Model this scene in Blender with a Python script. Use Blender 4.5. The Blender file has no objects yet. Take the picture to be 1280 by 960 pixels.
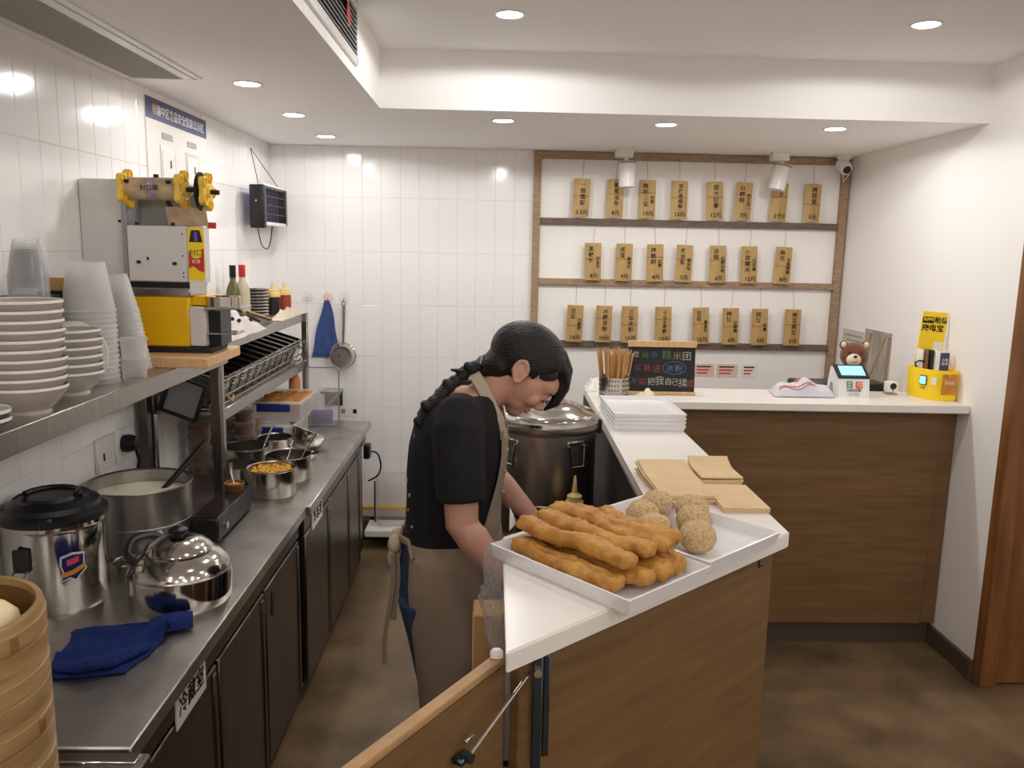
import bpy, bmesh, math, random
from mathutils import Matrix, Vector, noise
random.seed(7)
S = bpy.context.scene
C = S.collection
# ------------------------------------------------------------------ camera
cam = bpy.data.objects.new('camera', bpy.data.cameras.new('camera')); C.objects.link(cam)
YAW, PITCH, ROLL, EYE = 0.025686, 0.164652, 0.020997, 1.75
fw = Vector((math.sin(YAW)*math.cos(PITCH), math.cos(YAW)*math.cos(PITCH), -math.sin(PITCH)))
r0 = Vector((math.cos(YAW), -math.sin(YAW), 0)); u0 = r0.cross(fw)
rr = r0*math.cos(ROLL) + u0*math.sin(ROLL); uu = u0*math.cos(ROLL) - r0*math.sin(ROLL)
mw = Matrix((rr, uu, -fw)).transposed().to_4x4(); mw.translation = (0, 0, EYE)
cam.matrix_world = mw
cam.data.sensor_width = 36; cam.data.lens = 1020/1280*36; cam.data.clip_start = .02
S.camera = cam
# ------------------------------------------------------------------ world, exposure
W0 = bpy.data.worlds.new('world'); S.world = W0; W0.use_nodes = True
W0.node_tree.nodes['Background'].inputs[0].default_value = (1, .95, .9, 1)
W0.node_tree.nodes['Background'].inputs[1].default_value = .05
S.view_settings.view_transform = 'Standard'; S.view_settings.look = 'None'
S.view_settings.gamma = 1; S.view_settings.use_curve_mapping = False
S.view_settings.exposure = 0.55
S.cycles.diffuse_bounces = 10
LAMP_W = 6.0          # power of one ceiling downlight
# ------------------------------------------------------------------ materials
def lin(c): return tuple(((v/255)/12.92 if v/255 <= .04045 else ((v/255+.055)/1.055)**2.4) for v in c)
def M(name, rgb, rough=.5, metal=0, var=None, bump=None, alpha=1, trans=0, emit=0, stretch=None, rgb2=None, spec=.5, sheen=0, ior=1.45, sss=0, coat=0):
    m = bpy.data.materials.new(name); m.use_nodes = True; nt = m.node_tree; p = nt.nodes['Principled BSDF']
    c = lin(rgb); p.inputs['Base Color'].default_value = (*c, 1)
    p.inputs['Roughness'].default_value = rough; p.inputs['Metallic'].default_value = metal
    p.inputs['Specular IOR Level'].default_value = spec; p.inputs['IOR'].default_value = ior
    p.inputs['Alpha'].default_value = alpha; p.inputs['Transmission Weight'].default_value = trans
    p.inputs['Coat Weight'].default_value = coat
    if sheen: p.inputs['Sheen Weight'].default_value = sheen
    if sss: p.inputs['Subsurface Weight'].default_value = sss; p.inputs['Subsurface Radius'].default_value = (.02, .008, .004); p.inputs['Subsurface Scale'].default_value = .5
    if emit: p.inputs['Emission Color'].default_value = (*c, 1); p.inputs['Emission Strength'].default_value = emit
    if var or bump:
        tc = nt.nodes.new('ShaderNodeTexCoord'); mp = nt.nodes.new('ShaderNodeMapping')
        nt.links.new(tc.outputs['Object'], mp.inputs['Vector'])
        if stretch: mp.inputs['Scale'].default_value = stretch
    if var:
        n = nt.nodes.new('ShaderNodeTexNoise'); n.inputs['Scale'].default_value = var[0]; n.inputs['Detail'].default_value = 6
        nt.links.new(mp.outputs['Vector'], n.inputs['Vector'])
        r = nt.nodes.new('ShaderNodeValToRGB'); nt.links.new(n.outputs['Fac'], r.inputs['Fac'])
        k = var[1]; d = lin(rgb2) if rgb2 else tuple(v*(1-k) for v in c); e = c if rgb2 else tuple(min(1, v*(1+k)) for v in c)
        r.color_ramp.elements[0].color = (*d, 1); r.color_ramp.elements[1].color = (*e, 1)
        r.color_ramp.elements[0].position = .3; r.color_ramp.elements[1].position = .7
        nt.links.new(r.outputs['Color'], p.inputs['Base Color'])
    if bump:
        n2 = nt.nodes.new('ShaderNodeTexNoise'); n2.inputs['Scale'].default_value = bump[0]; n2.inputs['Detail'].default_value = 4
        nt.links.new(mp.outputs['Vector'], n2.inputs['Vector'])
        b = nt.nodes.new('ShaderNodeBump'); b.inputs['Strength'].default_value = bump[1]; b.inputs['Distance'].default_value = .01
        nt.links.new(n2.outputs['Fac'], b.inputs['Height']); nt.links.new(b.outputs['Normal'], p.inputs['Normal'])
    return m
def plastic_clear(name, rgb, a, rough=.15):
    m = bpy.data.materials.new(name); m.use_nodes = True; nt = m.node_tree; out = nt.nodes['Material Output']; p = nt.nodes['Principled BSDF']
    p.inputs['Base Color'].default_value = (*lin(rgb), 1); p.inputs['Roughness'].default_value = rough; p.inputs['Alpha'].default_value = 1
    tr = nt.nodes.new('ShaderNodeBsdfTranslucent'); tr.inputs[0].default_value = (*lin(rgb), 1)
    m1 = nt.nodes.new('ShaderNodeMixShader'); m1.inputs[0].default_value = .5
    nt.links.new(p.outputs[0], m1.inputs[1]); nt.links.new(tr.outputs[0], m1.inputs[2])
    t = nt.nodes.new('ShaderNodeBsdfTransparent'); fr = nt.nodes.new('ShaderNodeLayerWeight'); fr.inputs[0].default_value = .35
    mr = nt.nodes.new('ShaderNodeMapRange'); mr.inputs[3].default_value = a; mr.inputs[4].default_value = min(1, a+.45)
    nt.links.new(fr.outputs['Facing'], mr.inputs[0])
    m2 = nt.nodes.new('ShaderNodeMixShader'); nt.links.new(mr.outputs[0], m2.inputs[0])
    nt.links.new(t.outputs[0], m2.inputs[1]); nt.links.new(m1.outputs[0], m2.inputs[2]); nt.links.new(m2.outputs[0], out.inputs[0])
    return m
m_paint = M('white_paint', (246, 243, 240), .6)
m_ceil = M('ceiling_paint', (248, 246, 244), .7)
m_tile = M('white_glazed_tile', (245, 243, 242), .12, bump=(9, .06), spec=.45)
m_grout = M('grout', (222, 218, 214), .8)
m_floor = M('brown_concrete_floor', (138, 114, 84), .34, var=(3.4, .4), rgb2=(80, 65, 48), bump=(30, .12))
m_steel = M('brushed_steel', (176, 171, 164), .27, 1, var=(6, .1), bump=(40, .05), stretch=(1, 8, 1))
m_steel_top = M('worn_steel_top', (190, 186, 181), .36, 1, var=(7, .22), bump=(26, .14))
m_steel_pol = M('polished_steel', (198, 194, 188), .13, 1, bump=(7, .04))
m_urn = M('satin_urn_steel', (190, 183, 174), .34, 1, bump=(10, .04))
m_alu = M('dull_aluminium', (176, 172, 168), .33, 1, bump=(9, .05))
m_steel_dk = M('dark_reflection_steel', (112, 104, 98), .36, 1, var=(4, .12), stretch=(1, 6, 1))  # cabinet steel with the dark floor's reflection put into its colour
m_bluesteel = M('blue_grey_steel', (84, 96, 112), .3, 1)
m_chrome = M('chrome', (222, 222, 222), .06, 1)
m_wood = M('oak_laminate', (124, 94, 59), .45, var=(3.2, .2), rgb2=(106, 79, 47), stretch=(1.2, 1.2, 14), bump=(14, .05))
m_wood_lt = M('pale_gate_edge', (176, 138, 92), .5, var=(5, .2), stretch=(3, 3, 20))
m_frame = M('grey_brown_frame_wood', (176, 148, 118), .6, var=(6, .25), rgb2=(140, 114, 90), stretch=(4, 4, 16))
m_frame_dk = M('dark_rail_wood', (124, 106, 90), .6, var=(6, .25), rgb2=(92, 76, 64), stretch=(2, 4, 22))
m_door = M('red_brown_door_wood', (138, 90, 48), .42, var=(3, .2), rgb2=(106, 64, 32), stretch=(9, 9, 1))
m_base = M('brown_baseboard', (84, 70, 58), .5)
m_ctop = M('white_solid_countertop', (234, 229, 223), .28)
m_ctop_e = M('grey_countertop_edge', (196, 196, 198), .35)
m_black = M('black_plastic', (24, 24, 26), .35)
m_rubber = M('dark_rubber', (36, 34, 33), .6)
m_white = M('white_plastic', (232, 230, 226), .3)
m_tray = M('white_melamine', (232, 230, 232), .25)
m_ceramic = M('cream_glazed_bowl', (172, 163, 152), .16)
m_ceramic_in = M('white_bowl_rim', (226, 222, 214), .12)
m_lidrim = M('grey_blue_lid_rim', (120, 128, 142), .3)
m_bluerim = M('dark_blue_rim_line', (56, 66, 84), .2)
m_bamboo = M('bamboo_slat', (194, 162, 104), .45, var=(4, .2), rgb2=(172, 136, 80), stretch=(10, 10, 1.5))
m_bamboo_dk = M('bamboo_node', (140, 98, 52), .5)
m_steam = M('steamer_bamboo', (178, 146, 100), .45, var=(3, .25), rgb2=(146, 114, 72), stretch=(2, 2, 12))
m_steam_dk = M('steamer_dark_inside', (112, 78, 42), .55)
m_ink = M('black_ink', (26, 22, 20), .6)
m_redink = M('red_ink', (196, 60, 50), .6)
m_whiteink = M('white_print', (236, 236, 240), .5)
m_string = M('grey_string', (120, 112, 104), .7)
m_yellow = M('yellow_plastic', (240, 186, 20), .32)
m_yellow_b = M('bright_yellow_card', (250, 214, 30), .4)
m_yellow_w = M('pale_yellow_wheel', (240, 206, 84), .4)
m_vent_slat = M('pale_grey_slat', (206, 200, 194), .5)
m_vent_dk = M('vent_shadow_grey', (150, 145, 140), .7)
m_machine = M('white_machine_casing', (214, 210, 206), .35)
m_greymetal = M('grey_painted_metal', (150, 150, 150), .45)
m_blue = M('blue_towel', (16, 40, 104), .95, var=(60, .2), bump=(220, .5))
m_blue2 = M('faded_blue_cloth', (66, 84, 140), .95, var=(30, .2), bump=(160, .4))
m_purple = M('purple_plastic_roll', (72, 40, 112), .5)
m_kraft = M('kraft_paper', (216, 188, 146), .8, var=(14, .06))
m_dough = M('fried_dough', (206, 156, 76), .6, var=(26, .3), rgb2=(164, 104, 38), bump=(60, .6))
m_sesame = M('sesame_crust', (238, 214, 168), .6, var=(190, .3), rgb2=(196, 152, 100), bump=(220, .9))
m_bun = M('steamed_bun', (240, 222, 176), .7, sss=.1, bump=(6, .2))
m_choc = M('brown_bear_plush', (112, 62, 40), .95, bump=(160, .5), sheen=.4)
m_cream = M('cream_plush', (232, 216, 192), .9, sheen=.3)
m_skin = M('skin', (190, 142, 120), .55, var=(9, .06), sss=.06)
m_lip = M('lip', (176, 96, 86), .45)
m_hair = M('black_hair', (15, 12, 12), .48, bump=(60, .5), stretch=(1, 1, 5))
m_tee = M('black_cotton', (20, 19, 20), .9, bump=(26, .3))
m_apron = M('khaki_apron', (146, 128, 110), .85, var=(5, .1), bump=(14, .35))
m_strap = M('pale_apron_strap', (178, 164, 142), .8)
m_jean = M('blue_denim', (52, 66, 92), .85, var=(10, .4), bump=(90, .3))
m_shoe = M('dark_shoe', (30, 30, 34), .6)
m_milk = M('soy_milk', (232, 224, 200), .3)
m_egg = M('chopped_egg', (232, 184, 70), .6, var=(60, .35), rgb2=(176, 112, 20), bump=(70, .9))
m_pot = M('satin_pot_steel', (178, 172, 164), .22, 1, bump=(9, .04))
m_sauce = M('brown_sauce', (98, 54, 34), .4, var=(30, .3))
m_orange = M('orange_food', (206, 140, 56), .6, var=(40, .4), rgb2=(130, 68, 20), bump=(60, .8))
m_soy = M('dark_soy_sauce', (44, 36, 36), .15)
m_chili = M('chili_sauce', (150, 66, 34), .3)
m_green = M('green_glass_bottle', (92, 94, 50), .12)
m_redcap = M('red_cap', (206, 48, 34), .4)
m_greycard = M('grey_poster_print', (190, 180, 168), .6, var=(5, .15), rgb2=(150, 138, 124), stretch=(4, 4, 1))
m_paper = M('white_paper', (236, 230, 224), .7)
m_pinkpaper = M('pink_printed_note', (230, 196, 182), .7)
m_navy = M('navy_print', (70, 76, 116), .45)
m_board = M('chalkboard', (42, 42, 44), .8, var=(7, .2))
m_pine = M('pale_pine', (216, 176, 128), .55, var=(5, .12), stretch=(16, 16, 3))
m_stick = M('bamboo_chopstick', (190, 146, 92), .5)
m_screen = M('blue_lit_screen', (120, 190, 240), .2, emit=1.2)
m_uv = M('violet_lamp_glow', (84, 76, 124), .4, emit=.1)
m_lens = M('lit_downlight_lens', (255, 248, 236), .4, emit=30)
m_cloud = M('printed_cushion_cloth', (206, 202, 212), .85, bump=(20, .2))
m_swirl = M('pink_brown_swirl_print', (196, 132, 116), .8)
m_clear = plastic_clear('clear_plastic', (232, 232, 232), .16)
m_frost = plastic_clear('frosted_plastic', (246, 244, 242), .3, .3)
m_tub = plastic_clear('cloudy_tub_plastic', (220, 214, 206), .2, .2)
m_bag = plastic_clear('thin_bag_plastic', (214, 210, 206), .25, .15)
m_film = M('printed_seal_film', (206, 186, 146), .2, var=(30, .3), rgb2=(176, 146, 126))
m_bluelatch = M('blue_latch_plastic', (40, 52, 118), .35)
m_cardboard = M('tan_cardboard', (190, 148, 98), .8)
m_pipe = M('yellow_pipe', (222, 176, 30), .4)
# ------------------------------------------------------------------ mesh helpers
class B:
    def __init__(s): s.bm = bmesh.new()
    def box(s, c, d, rz=0, bev=0, seg=1, rot=None):
        R = rot.to_4x4() if rot else Matrix.Rotation(rz, 4, 'Z')
        mt = Matrix.Translation(c) @ R @ Matrix.Diagonal((*d, 1))
        v = bmesh.ops.create_cube(s.bm, size=1, matrix=mt)['verts']
        if bev:
            e = list({e for q in v for e in q.link_edges})
            bmesh.ops.bevel(s.bm, geom=e+v, offset=bev, segments=seg, affect='EDGES', profile=.5)
        return s
    def bx(s, x0, x1, y0, y1, z0, z1, bev=0, seg=1):
        return s.box(((x0+x1)/2, (y0+y1)/2, (z0+z1)/2), (x1-x0, y1-y0, z1-z0), 0, bev, seg)
    def lathe(s, prof, c=(0, 0, 0), seg=28, rot=None, sx=1, sy=1):
        R = rot or Matrix.Identity(3); rings = []
        for r, z in prof:
            if r < 1e-6: rings.append([s.bm.verts.new(Vector(c) + R @ Vector((0, 0, z)))])
            else: rings.append([s.bm.verts.new(Vector(c) + R @ Vector((r*sx*math.cos(2*math.pi*i/seg), r*sy*math.sin(2*math.pi*i/seg), z))) for i in range(seg)])
        for a, b in zip(rings, rings[1:]):
            for i in range(seg):
                j = (i+1) % seg
                f = [a[i % len(a)], a[j % len(a)], b[j % len(b)], b[i % len(b)]]
                f = list(dict.fromkeys(f))
                if len(f) > 2: s.bm.faces.new(f)
        return s
    def tube(s, pts, r, seg=8, cap=True, flat=1, closed=False):
        pts = [Vector(p) for p in pts]; n = len(pts); rs = r if isinstance(r, (list, tuple)) else [r]*n
        rings = []; up = None
        for i, p in enumerate(pts):
            if closed: t = pts[(i+1) % n] - pts[i-1]
            else: t = (pts[min(i+1, n-1)] - pts[max(i-1, 0)])
            t.normalize()
            if up is None: up = t.orthogonal().normalized() if abs(t.z) > .95 else (Vector((0, 0, 1)) - t*t.z).normalized()
            else: up = (up - t*up.dot(t)).normalized()
            sd = t.cross(up)
            rings.append([s.bm.verts.new(p + (up*math.cos(2*math.pi*k/seg) + sd*math.sin(2*math.pi*k/seg)*flat)*rs[i]) for k in range(seg)])
        s.skin(rings, cap and not closed, closed); return s
    def skin(s, rings, cap=True, closed=False, wrap=True):
        pr = list(zip(rings, rings[1:])) + ([(rings[-1], rings[0])] if closed else [])
        for a, b in pr:
            n = len(a)
            for k in range(n if wrap else n-1): s.bm.faces.new([a[k], a[(k+1) % n], b[(k+1) % n], b[k]])
        if cap and wrap: s.bm.faces.new(rings[0][::-1]); s.bm.faces.new(rings[-1])
    def loft(s, rings, cap=True, wrap=True):
        s.skin([[s.bm.verts.new(p) for p in r] for r in rings], cap, False, wrap); return s
    def ell(s, c, r, rot=None, u=14, v=10):
        mt = Matrix.Translation(c) @ (rot.to_4x4() if rot else Matrix.Identity(4)) @ Matrix.Diagonal((*r, 1))
        bmesh.ops.create_uvsphere(s.bm, u_segments=u, v_segments=v, radius=1, matrix=mt); return s
    def prism(s, pts, z0, z1, bev=0):
        a = [s.bm.verts.new((x, y, z0)) for x, y in pts]; b = [s.bm.verts.new((x, y, z1)) for x, y in pts]
        f = [s.bm.faces.new(a[::-1]), s.bm.faces.new(b)]
        for i in range(len(pts)): j = (i+1) % len(pts); f.append(s.bm.faces.new([a[i], a[j], b[j], b[i]]))
        if bev:
            e = list({e for q in a+b for e in q.link_edges}); bmesh.ops.bevel(s.bm, geom=e+a+b, offset=bev, segments=2, affect='EDGES')
        return s
    def grid(s, fn, nu, nv):
        g = [[s.bm.verts.new(fn(i/nu, j/nv)) for j in range(nv+1)] for i in range(nu+1)]
        for i in range(nu):
            for j in range(nv): s.bm.faces.new([g[i][j], g[i+1][j], g[i+1][j+1], g[i][j+1]])
        return s
    def solid(s, t):
        bmesh.ops.recalc_face_normals(s.bm, faces=s.bm.faces[:]); bmesh.ops.solidify(s.bm, geom=s.bm.faces[:], thickness=t); return s
def cr(P, n=5):
    P = [Vector(p) for p in P]; out = []
    for i in range(len(P)-1):
        a, b, c, d = P[max(i-1, 0)], P[i], P[i+1], P[min(i+2, len(P)-1)]
        for k in range(n):
            t = k/n; out.append(.5*((2*b)+(c-a)*t+(2*a-5*b+4*c-d)*t*t+(3*b-a-3*c+d)*t**3))
    return out+[P[-1]]
WM = {}
def reg(o, m): WM[o.name] = m.copy(); return o
def thing(name, label, cat, loc=(0, 0, 0), rz=0, group=None, kind=None):
    o = bpy.data.objects.new(name, None); C.objects.link(o); o.empty_display_size = .05
    o.location = loc; o.rotation_euler = (0, 0, rz); o['label'] = label; o['category'] = cat
    if group: o['group'] = group
    return reg(o, Matrix.Translation(loc) @ Matrix.Rotation(rz, 4, 'Z'))
def tomesh(name, b, mat, smooth=True, fix=True):
    bm = b.bm if isinstance(b, B) else b
    if fix: bmesh.ops.recalc_face_normals(bm, faces=bm.faces[:])
    me = bpy.data.meshes.new(name); bm.to_mesh(me); bm.free(); me.materials.append(mat)
    if smooth:
        for p in me.polygons: p.use_smooth = True
        me.set_sharp_from_angle(angle=math.radians(38))
    return me
def obj(name, b, mat, parent=None, local=False, smooth=True, fix=True):
    """local=False: geometry given in world coordinates."""
    me = b if isinstance(b, bpy.types.Mesh) else tomesh(name, b, mat, smooth, fix)
    o = bpy.data.objects.new(name, me); C.objects.link(o)
    if parent:
        pm = WM[parent.name]; o.parent = parent
        if not local: me.transform(pm.inverted())
        reg(o, pm)
    else: reg(o, Matrix.Identity(4))
    return o
def tag(o, label, cat, group=None):
    o['label'] = label; o['category'] = cat
    if group: o['group'] = group
    return o
def rebase(o):
    """a one-mesh thing built in world coordinates gets its origin at its base"""
    vs = o.data.vertices; n = len(vs)
    c = Vector((sum(v.co.x for v in vs)/n, sum(v.co.y for v in vs)/n, min(v.co.z for v in vs)))
    o.data.transform(Matrix.Translation(-c)); o.location = c; WM[o.name] = Matrix.Translation(c); return o
def one(name, b, mat, label, cat, group=None, smooth=True, fix=True):
    return rebase(tag(obj(name, b, mat, None, False, smooth, fix), label, cat, group))
def struct(name, b, mat, smooth=False, parent=None):
    o = obj(name, b, mat, parent, False, smooth)
    if not parent: o['kind'] = 'structure'
    return o
def dup(root, loc=None, rz=None, label=None, parent=None):
    c = root.copy(); C.objects.link(c)
    if loc is not None: c.location = loc
    if rz is not None: c.rotation_euler = (0, 0, rz)
    if label: c['label'] = label
    if parent: c.parent = parent
    for ch in [o for o in root.children]: dup(ch, parent=c)
    return c
def organic(name, b, mat, parent, voxel=.005, it=3, cut=None):
    bm = b.bm; bmesh.ops.recalc_face_normals(bm, faces=bm.faces[:])
    me = bpy.data.meshes.new('t'); bm.to_mesh(me); bm.free(); o = bpy.data.objects.new('t', me); C.objects.link(o)
    r = o.modifiers.new('r', 'REMESH'); r.mode = 'VOXEL'; r.voxel_size = voxel
    if it: sm = o.modifiers.new('s', 'SMOOTH'); sm.iterations = it; sm.factor = .5
    dg = bpy.context.evaluated_depsgraph_get(); dg.update()
    m2 = bpy.data.meshes.new_from_object(o.evaluated_get(dg)); bpy.data.objects.remove(o); bpy.data.meshes.remove(me)
    if cut:
        bm = bmesh.new(); bm.from_mesh(m2)
        for co, no in cut:
            g = bmesh.ops.bisect_plane(bm, geom=bm.verts[:]+bm.edges[:]+bm.faces[:], plane_co=co, plane_no=no, clear_outer=True)
            bmesh.ops.holes_fill(bm, edges=[e for e in g['geom_cut'] if isinstance(e, bmesh.types.BMEdge)], sides=0)
        bm.to_mesh(m2); bm.free()
    m2.name = name; m2.materials.clear(); m2.materials.append(mat)
    for p in m2.polygons: p.use_smooth = True
    return obj(name, m2, mat, parent)
FACE_CAM = Matrix.Rotation(math.pi/2, 4, 'X')                          # text faces -Y
FACE_RIGHT = Matrix.Rotation(math.pi/2, 4, 'Z') @ FACE_CAM             # text faces +X
FACE_LEFT = Matrix.Rotation(-math.pi/2, 4, 'Z') @ FACE_CAM             # text faces -X
def txt(s, size, mat, parent, mt, name='lettering', vertical=False, sp=1.0, bend=None, ext=.0004, bold=0):
    cu = bpy.data.curves.new('t', 'FONT'); cu.body = '\n'.join(s) if vertical else s; cu.size = size
    cu.align_x = 'CENTER'; cu.align_y = 'CENTER'; cu.resolution_u = 1; cu.space_line = sp; cu.extrude = ext; cu.offset = bold
    o = bpy.data.objects.new('t', cu); C.objects.link(o); dg = bpy.context.evaluated_depsgraph_get(); dg.update()
    me = bpy.data.meshes.new_from_object(o.evaluated_get(dg)); bpy.data.objects.remove(o); bpy.data.curves.remove(cu)
    me.name = name; me.materials.clear(); me.materials.append(mat)
    if bend:
        for v in me.vertices: v.co.z += bend(v.co.x)
    me.transform(mt)
    return obj(name, me, mat, parent)
NTH = ['lowest', 'second', 'third', 'fourth', 'fifth', 'sixth', 'seventh', 'eighth', 'ninth', 'tenth', 'eleventh', 'twelfth', 'thirteenth', 'fourteenth', 'fifteenth', 'sixteenth']
def nth(k): return 'lowest' if k == 0 else NTH[k] + ' from below'
def at(x, y, z): return Matrix.Translation((x, y, z))
def RX(a): return Matrix.Rotation(a, 3, 'X')
def RY(a): return Matrix.Rotation(a, 3, 'Y')
def RZ(a): return Matrix.Rotation(a, 3, 'Z')
# ================================================================== ROOM
XL, XR, YB, YS, ZL, ZU, XS = -1.275, 2.04, 4.783, 3.457, 2.30, 2.53, -.47
YN, XF, YD = -2.2, 3.6, 3.136          # wall behind the camera, far right wall, return wall with the door
struct('floor', B().bx(XL-.1, XF+.1, YN-.1, YB+.1, -.1, 0), m_floor)
wl = struct('wall_left', B().bx(XL-.12, XL-.0025, YN, YB+.12, 0, ZU+.1), m_grout)
wb = struct('wall_back', B().bx(XL-.012, .223, YB+.0025, YB+.12, 0, ZU+.1), m_grout)
struct('wall_back_plaster', B().bx(.223, XR, YB, YB+.12, 0, ZU+.1), m_paint)
struct('wall_right', B().bx(XR, XR+.12, YD+.12, YB+.12, 0, ZU+.1), m_paint)
struct('wall_return', B().bx(XR, XF, YD, YD+.12, 0, ZU+.1), m_paint)
struct('wall_far_right', B().bx(XF, XF+.1, YN, YD+.12, 0, ZU+.1), m_paint)
struct('wall_front', B().bx(XL-.1, XF+.1, YN-.1, YN, 0, ZU+.1), m_paint)
struct('ceiling', B().bx(XS, XF+.1, YN-.1, YS, ZU, ZU+.1), m_ceil)
sof = B(); sof.bx(XL-.012, XS, YN, YB+.01, ZL, ZU+.1)
struct('ceiling_soffit_side', sof, m_ceil)
struct('ceiling_soffit_back', B().bx(XS, XR, YS, YB+.01, ZL, ZU+.1), m_ceil)
# --- wall tiles, each its own piece
TW, TH = .1085, .305
def tile_mesh(w, h):
    b = B(); g = .0009; e = .0014; t = .0116
    o = [(-w/2+g, -h/2+g), (w/2-g, -h/2+g), (w/2-g, h/2-g), (-w/2+g, h/2-g)]
    i = [(x-math.copysign(e, x), z-math.copysign(e, z)) for x, z in o]
    b.loft([[Vector((x, 0, z)) for x, z in o], [Vector((x, -t+.001, z)) for x, z in o], [Vector((x, -t, z)) for x, z in i]])
    return tomesh('tile', b, m_tile, False)
full = tile_mesh(TW, TH); topm = tile_mesh(TW, ZL-2.018); lowm = tile_mesh(TW, .188)
def tiles(wall, lo, hi, rows, pos, rz):
    n = int(math.ceil((hi-lo)/TW))
    for k in range(n):
        u = hi-(k+.5)*TW
        for r in rows:
            z0 = .188+r*TH
            if r == 6: me, zc = topm, (2.018+ZL)/2
            elif r == -1: me, zc = lowm, .094
            else: me, zc = full, z0+TH/2
            o = bpy.data.objects.new('tile', me); C.objects.link(o); o.parent = wall
            o.location = (*pos(u), zc); o.rotation_euler = (random.uniform(-.003, .003), 0, rz+random.uniform(-.004, .004))
tiles(wl, 1.75, YB-.001, range(1, 7), lambda u: (XL-.012, u), math.pi/2)
tiles(wb, XL+.0, .223, range(0, 7), lambda u: (u, YB+.012), 0)
struct('baseboard_back', B().bx(XL, .2, YB-.07, YB+.01, 0, .125, .004), m_base)
struct('baseboard_right', B().bx(XR-.018, XR+.01, YD, 3.52, 0, .085, .003), m_base)
struct('baseboard_return', B().bx(XR+.92, XF, YD-.016, YD, 0, .085, .003), m_base)
# door on the return wall
d = struct('door_1', B().bx(XR+.075, XR+.85, YD-.035, YD-.004, .006, 2.06, .003), m_door)
for x0, x1 in ((XR-.004, XR+.07), (XR+.855, XR+.925)): obj('door_casing', B().bx(x0, x1, YD-.055, YD+.005, 0, 2.14, .004), m_door, d)
obj('door_casing', B().bx(XR-.004, XR+.925, YD-.055, YD+.005, 2.068, 2.14, .004), m_door, d)
obj('door_handle', B().tube([(XR+.78, YD-.035, 1.0), (XR+.78, YD-.08, 1.0), (XR+.68, YD-.08, 1.0)], .009), m_chrome, d)
# ================================================================== DOWNLIGHTS
def downlight(x, y, z, label, group, k=1):
    t = thing('recessed_downlight', label, 'downlight', (x, y, z), 0, group)
    obj('trim_ring', B().lathe([(.042, .002), (.044, -.004), (.052, -.005), (.054, .002)], seg=28), m_white, t, True)
    obj('lamp_lens', B().lathe([(0, -.0032), (.03, -.003), (.042, -.002), (.042, .004)], seg=24), m_lens, t, True)
    l = bpy.data.lights.new('downlight_beam', 'SPOT'); l.shadow_soft_size = .036; l.spot_size = math.radians(174); l.spot_blend = .12; l.energy = LAMP_W*k*2.2; l.color = (1, .985, .97)
    lo = bpy.data.objects.new('downlight_beam', l); C.objects.link(lo); lo.parent = t; lo.location = (0, 0, -.012)
G1 = 'downlights in the low side ceiling'; G2 = 'downlights in the low back ceiling'; G3 = 'downlights in the raised ceiling'
for k, y in enumerate((4.367, 3.68, 3.005, .2, -.5, -1.2)):
    downlight(-.87, y, ZL, ['round downlight in the low ceiling over the steel counter, closest to the back tiles', 'round downlight in the low ceiling over the steel counter, second from the back tiles', 'round downlight in the low ceiling over the steel counter, third from the back tiles'][k] if k < 3 else 'round downlight in the low ceiling over the steel counter, before the slatted vent', G1, .30)
for k, x in enumerate((.033, .746, 1.495)):
    downlight(x, 3.695, ZL, 'round downlight in the low back ceiling, ' + ('closest to the tiled side', 'middle of three', 'closest to the plain side wall')[k], G2, (.72, .72, .42)[k])
for k, (x, y, f) in enumerate(((.041, 2.92, .78), (1.455, 2.9, .52), (.041, 1.5, .6), (1.455, 1.5, .6), (2.8, 1.5, 1), (.041, .1, .4), (1.455, .1, .7), (2.8, .1, .9), (.75, -.7, .7), (2.2, -.7, .7), (.041, -1.5, .7), (1.455, -1.5, .7))):  # unseen after the first two, added for frontal fill and the bar top
    downlight(x, y, ZU, ('round downlight in the raised ceiling near the side air grille', 'round downlight in the raised ceiling near the plain side wall')[k] if k < 2 else 'unseen round downlight added in the raised ceiling over the shop floor', G3, f)
# ================================================================== AIR VENTS
t = thing('air_vent', 'long white slatted air vent in the low ceiling along the tiled wall', 'vent', (-1.14, 1.7, ZL))
x0, x1, y0, y1 = -1.262, -1.015, .45, 2.93
obj('frame', B().bx(x0, x0+.028, y0, y1, ZL-.008, ZL+.004).bx(x1-.045, x1-.012, y0, y1, ZL-.008, ZL+.004).bx(x1-.01, x1+.012, y0, y1+.01, ZL-.005, ZL+.004).bx(x0, x1, y1-.006, y1, ZL-.008, ZL+.004).bx(x0, x1, y0, y0+.02, ZL-.008, ZL+.004), m_white, t)
obj('dark_opening', B().bx(x0+.02, x1-.03, y0, y1-.003, ZL-.0015, ZL+.004), m_vent_dk, t)
sl = tomesh('slat', B().box((0, 0, 0), (.0022, y1-y0-.01, .0065)), m_vent_slat, False)
n = 13
for k in range(n):
    o = obj('slat', sl, m_vent_slat, t, True); o.location = (x0+.034+(x1-x0-.088)*k/(n-1)+1.14, (y0+y1)/2-1.7, -.0055)
t = thing('air_grille', 'grey louvred air grille with a red ribbon in the raised ceiling side', 'vent', (XS, 2.3, 2.36))
gx = XS+.002; y0, y1, z0, z1 = 1.35, 2.86, 2.335, 2.525
obj('frame', B().bx(gx-.004, gx+.008, y0, y1, z0, z0+.03, .002).bx(gx-.004, gx+.008, y0, y1, z1-.015, z1, .002).bx(gx-.004, gx+.008, y1-.012, y1, z0, z1, .002).bx(gx-.004, gx+.008, y0, y0+.03, z0, z1, .002), m_white, t)
obj('dark_opening', B().bx(gx-.004, gx+.001, y0, y1, z0, z1), m_rubber, t)
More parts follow.
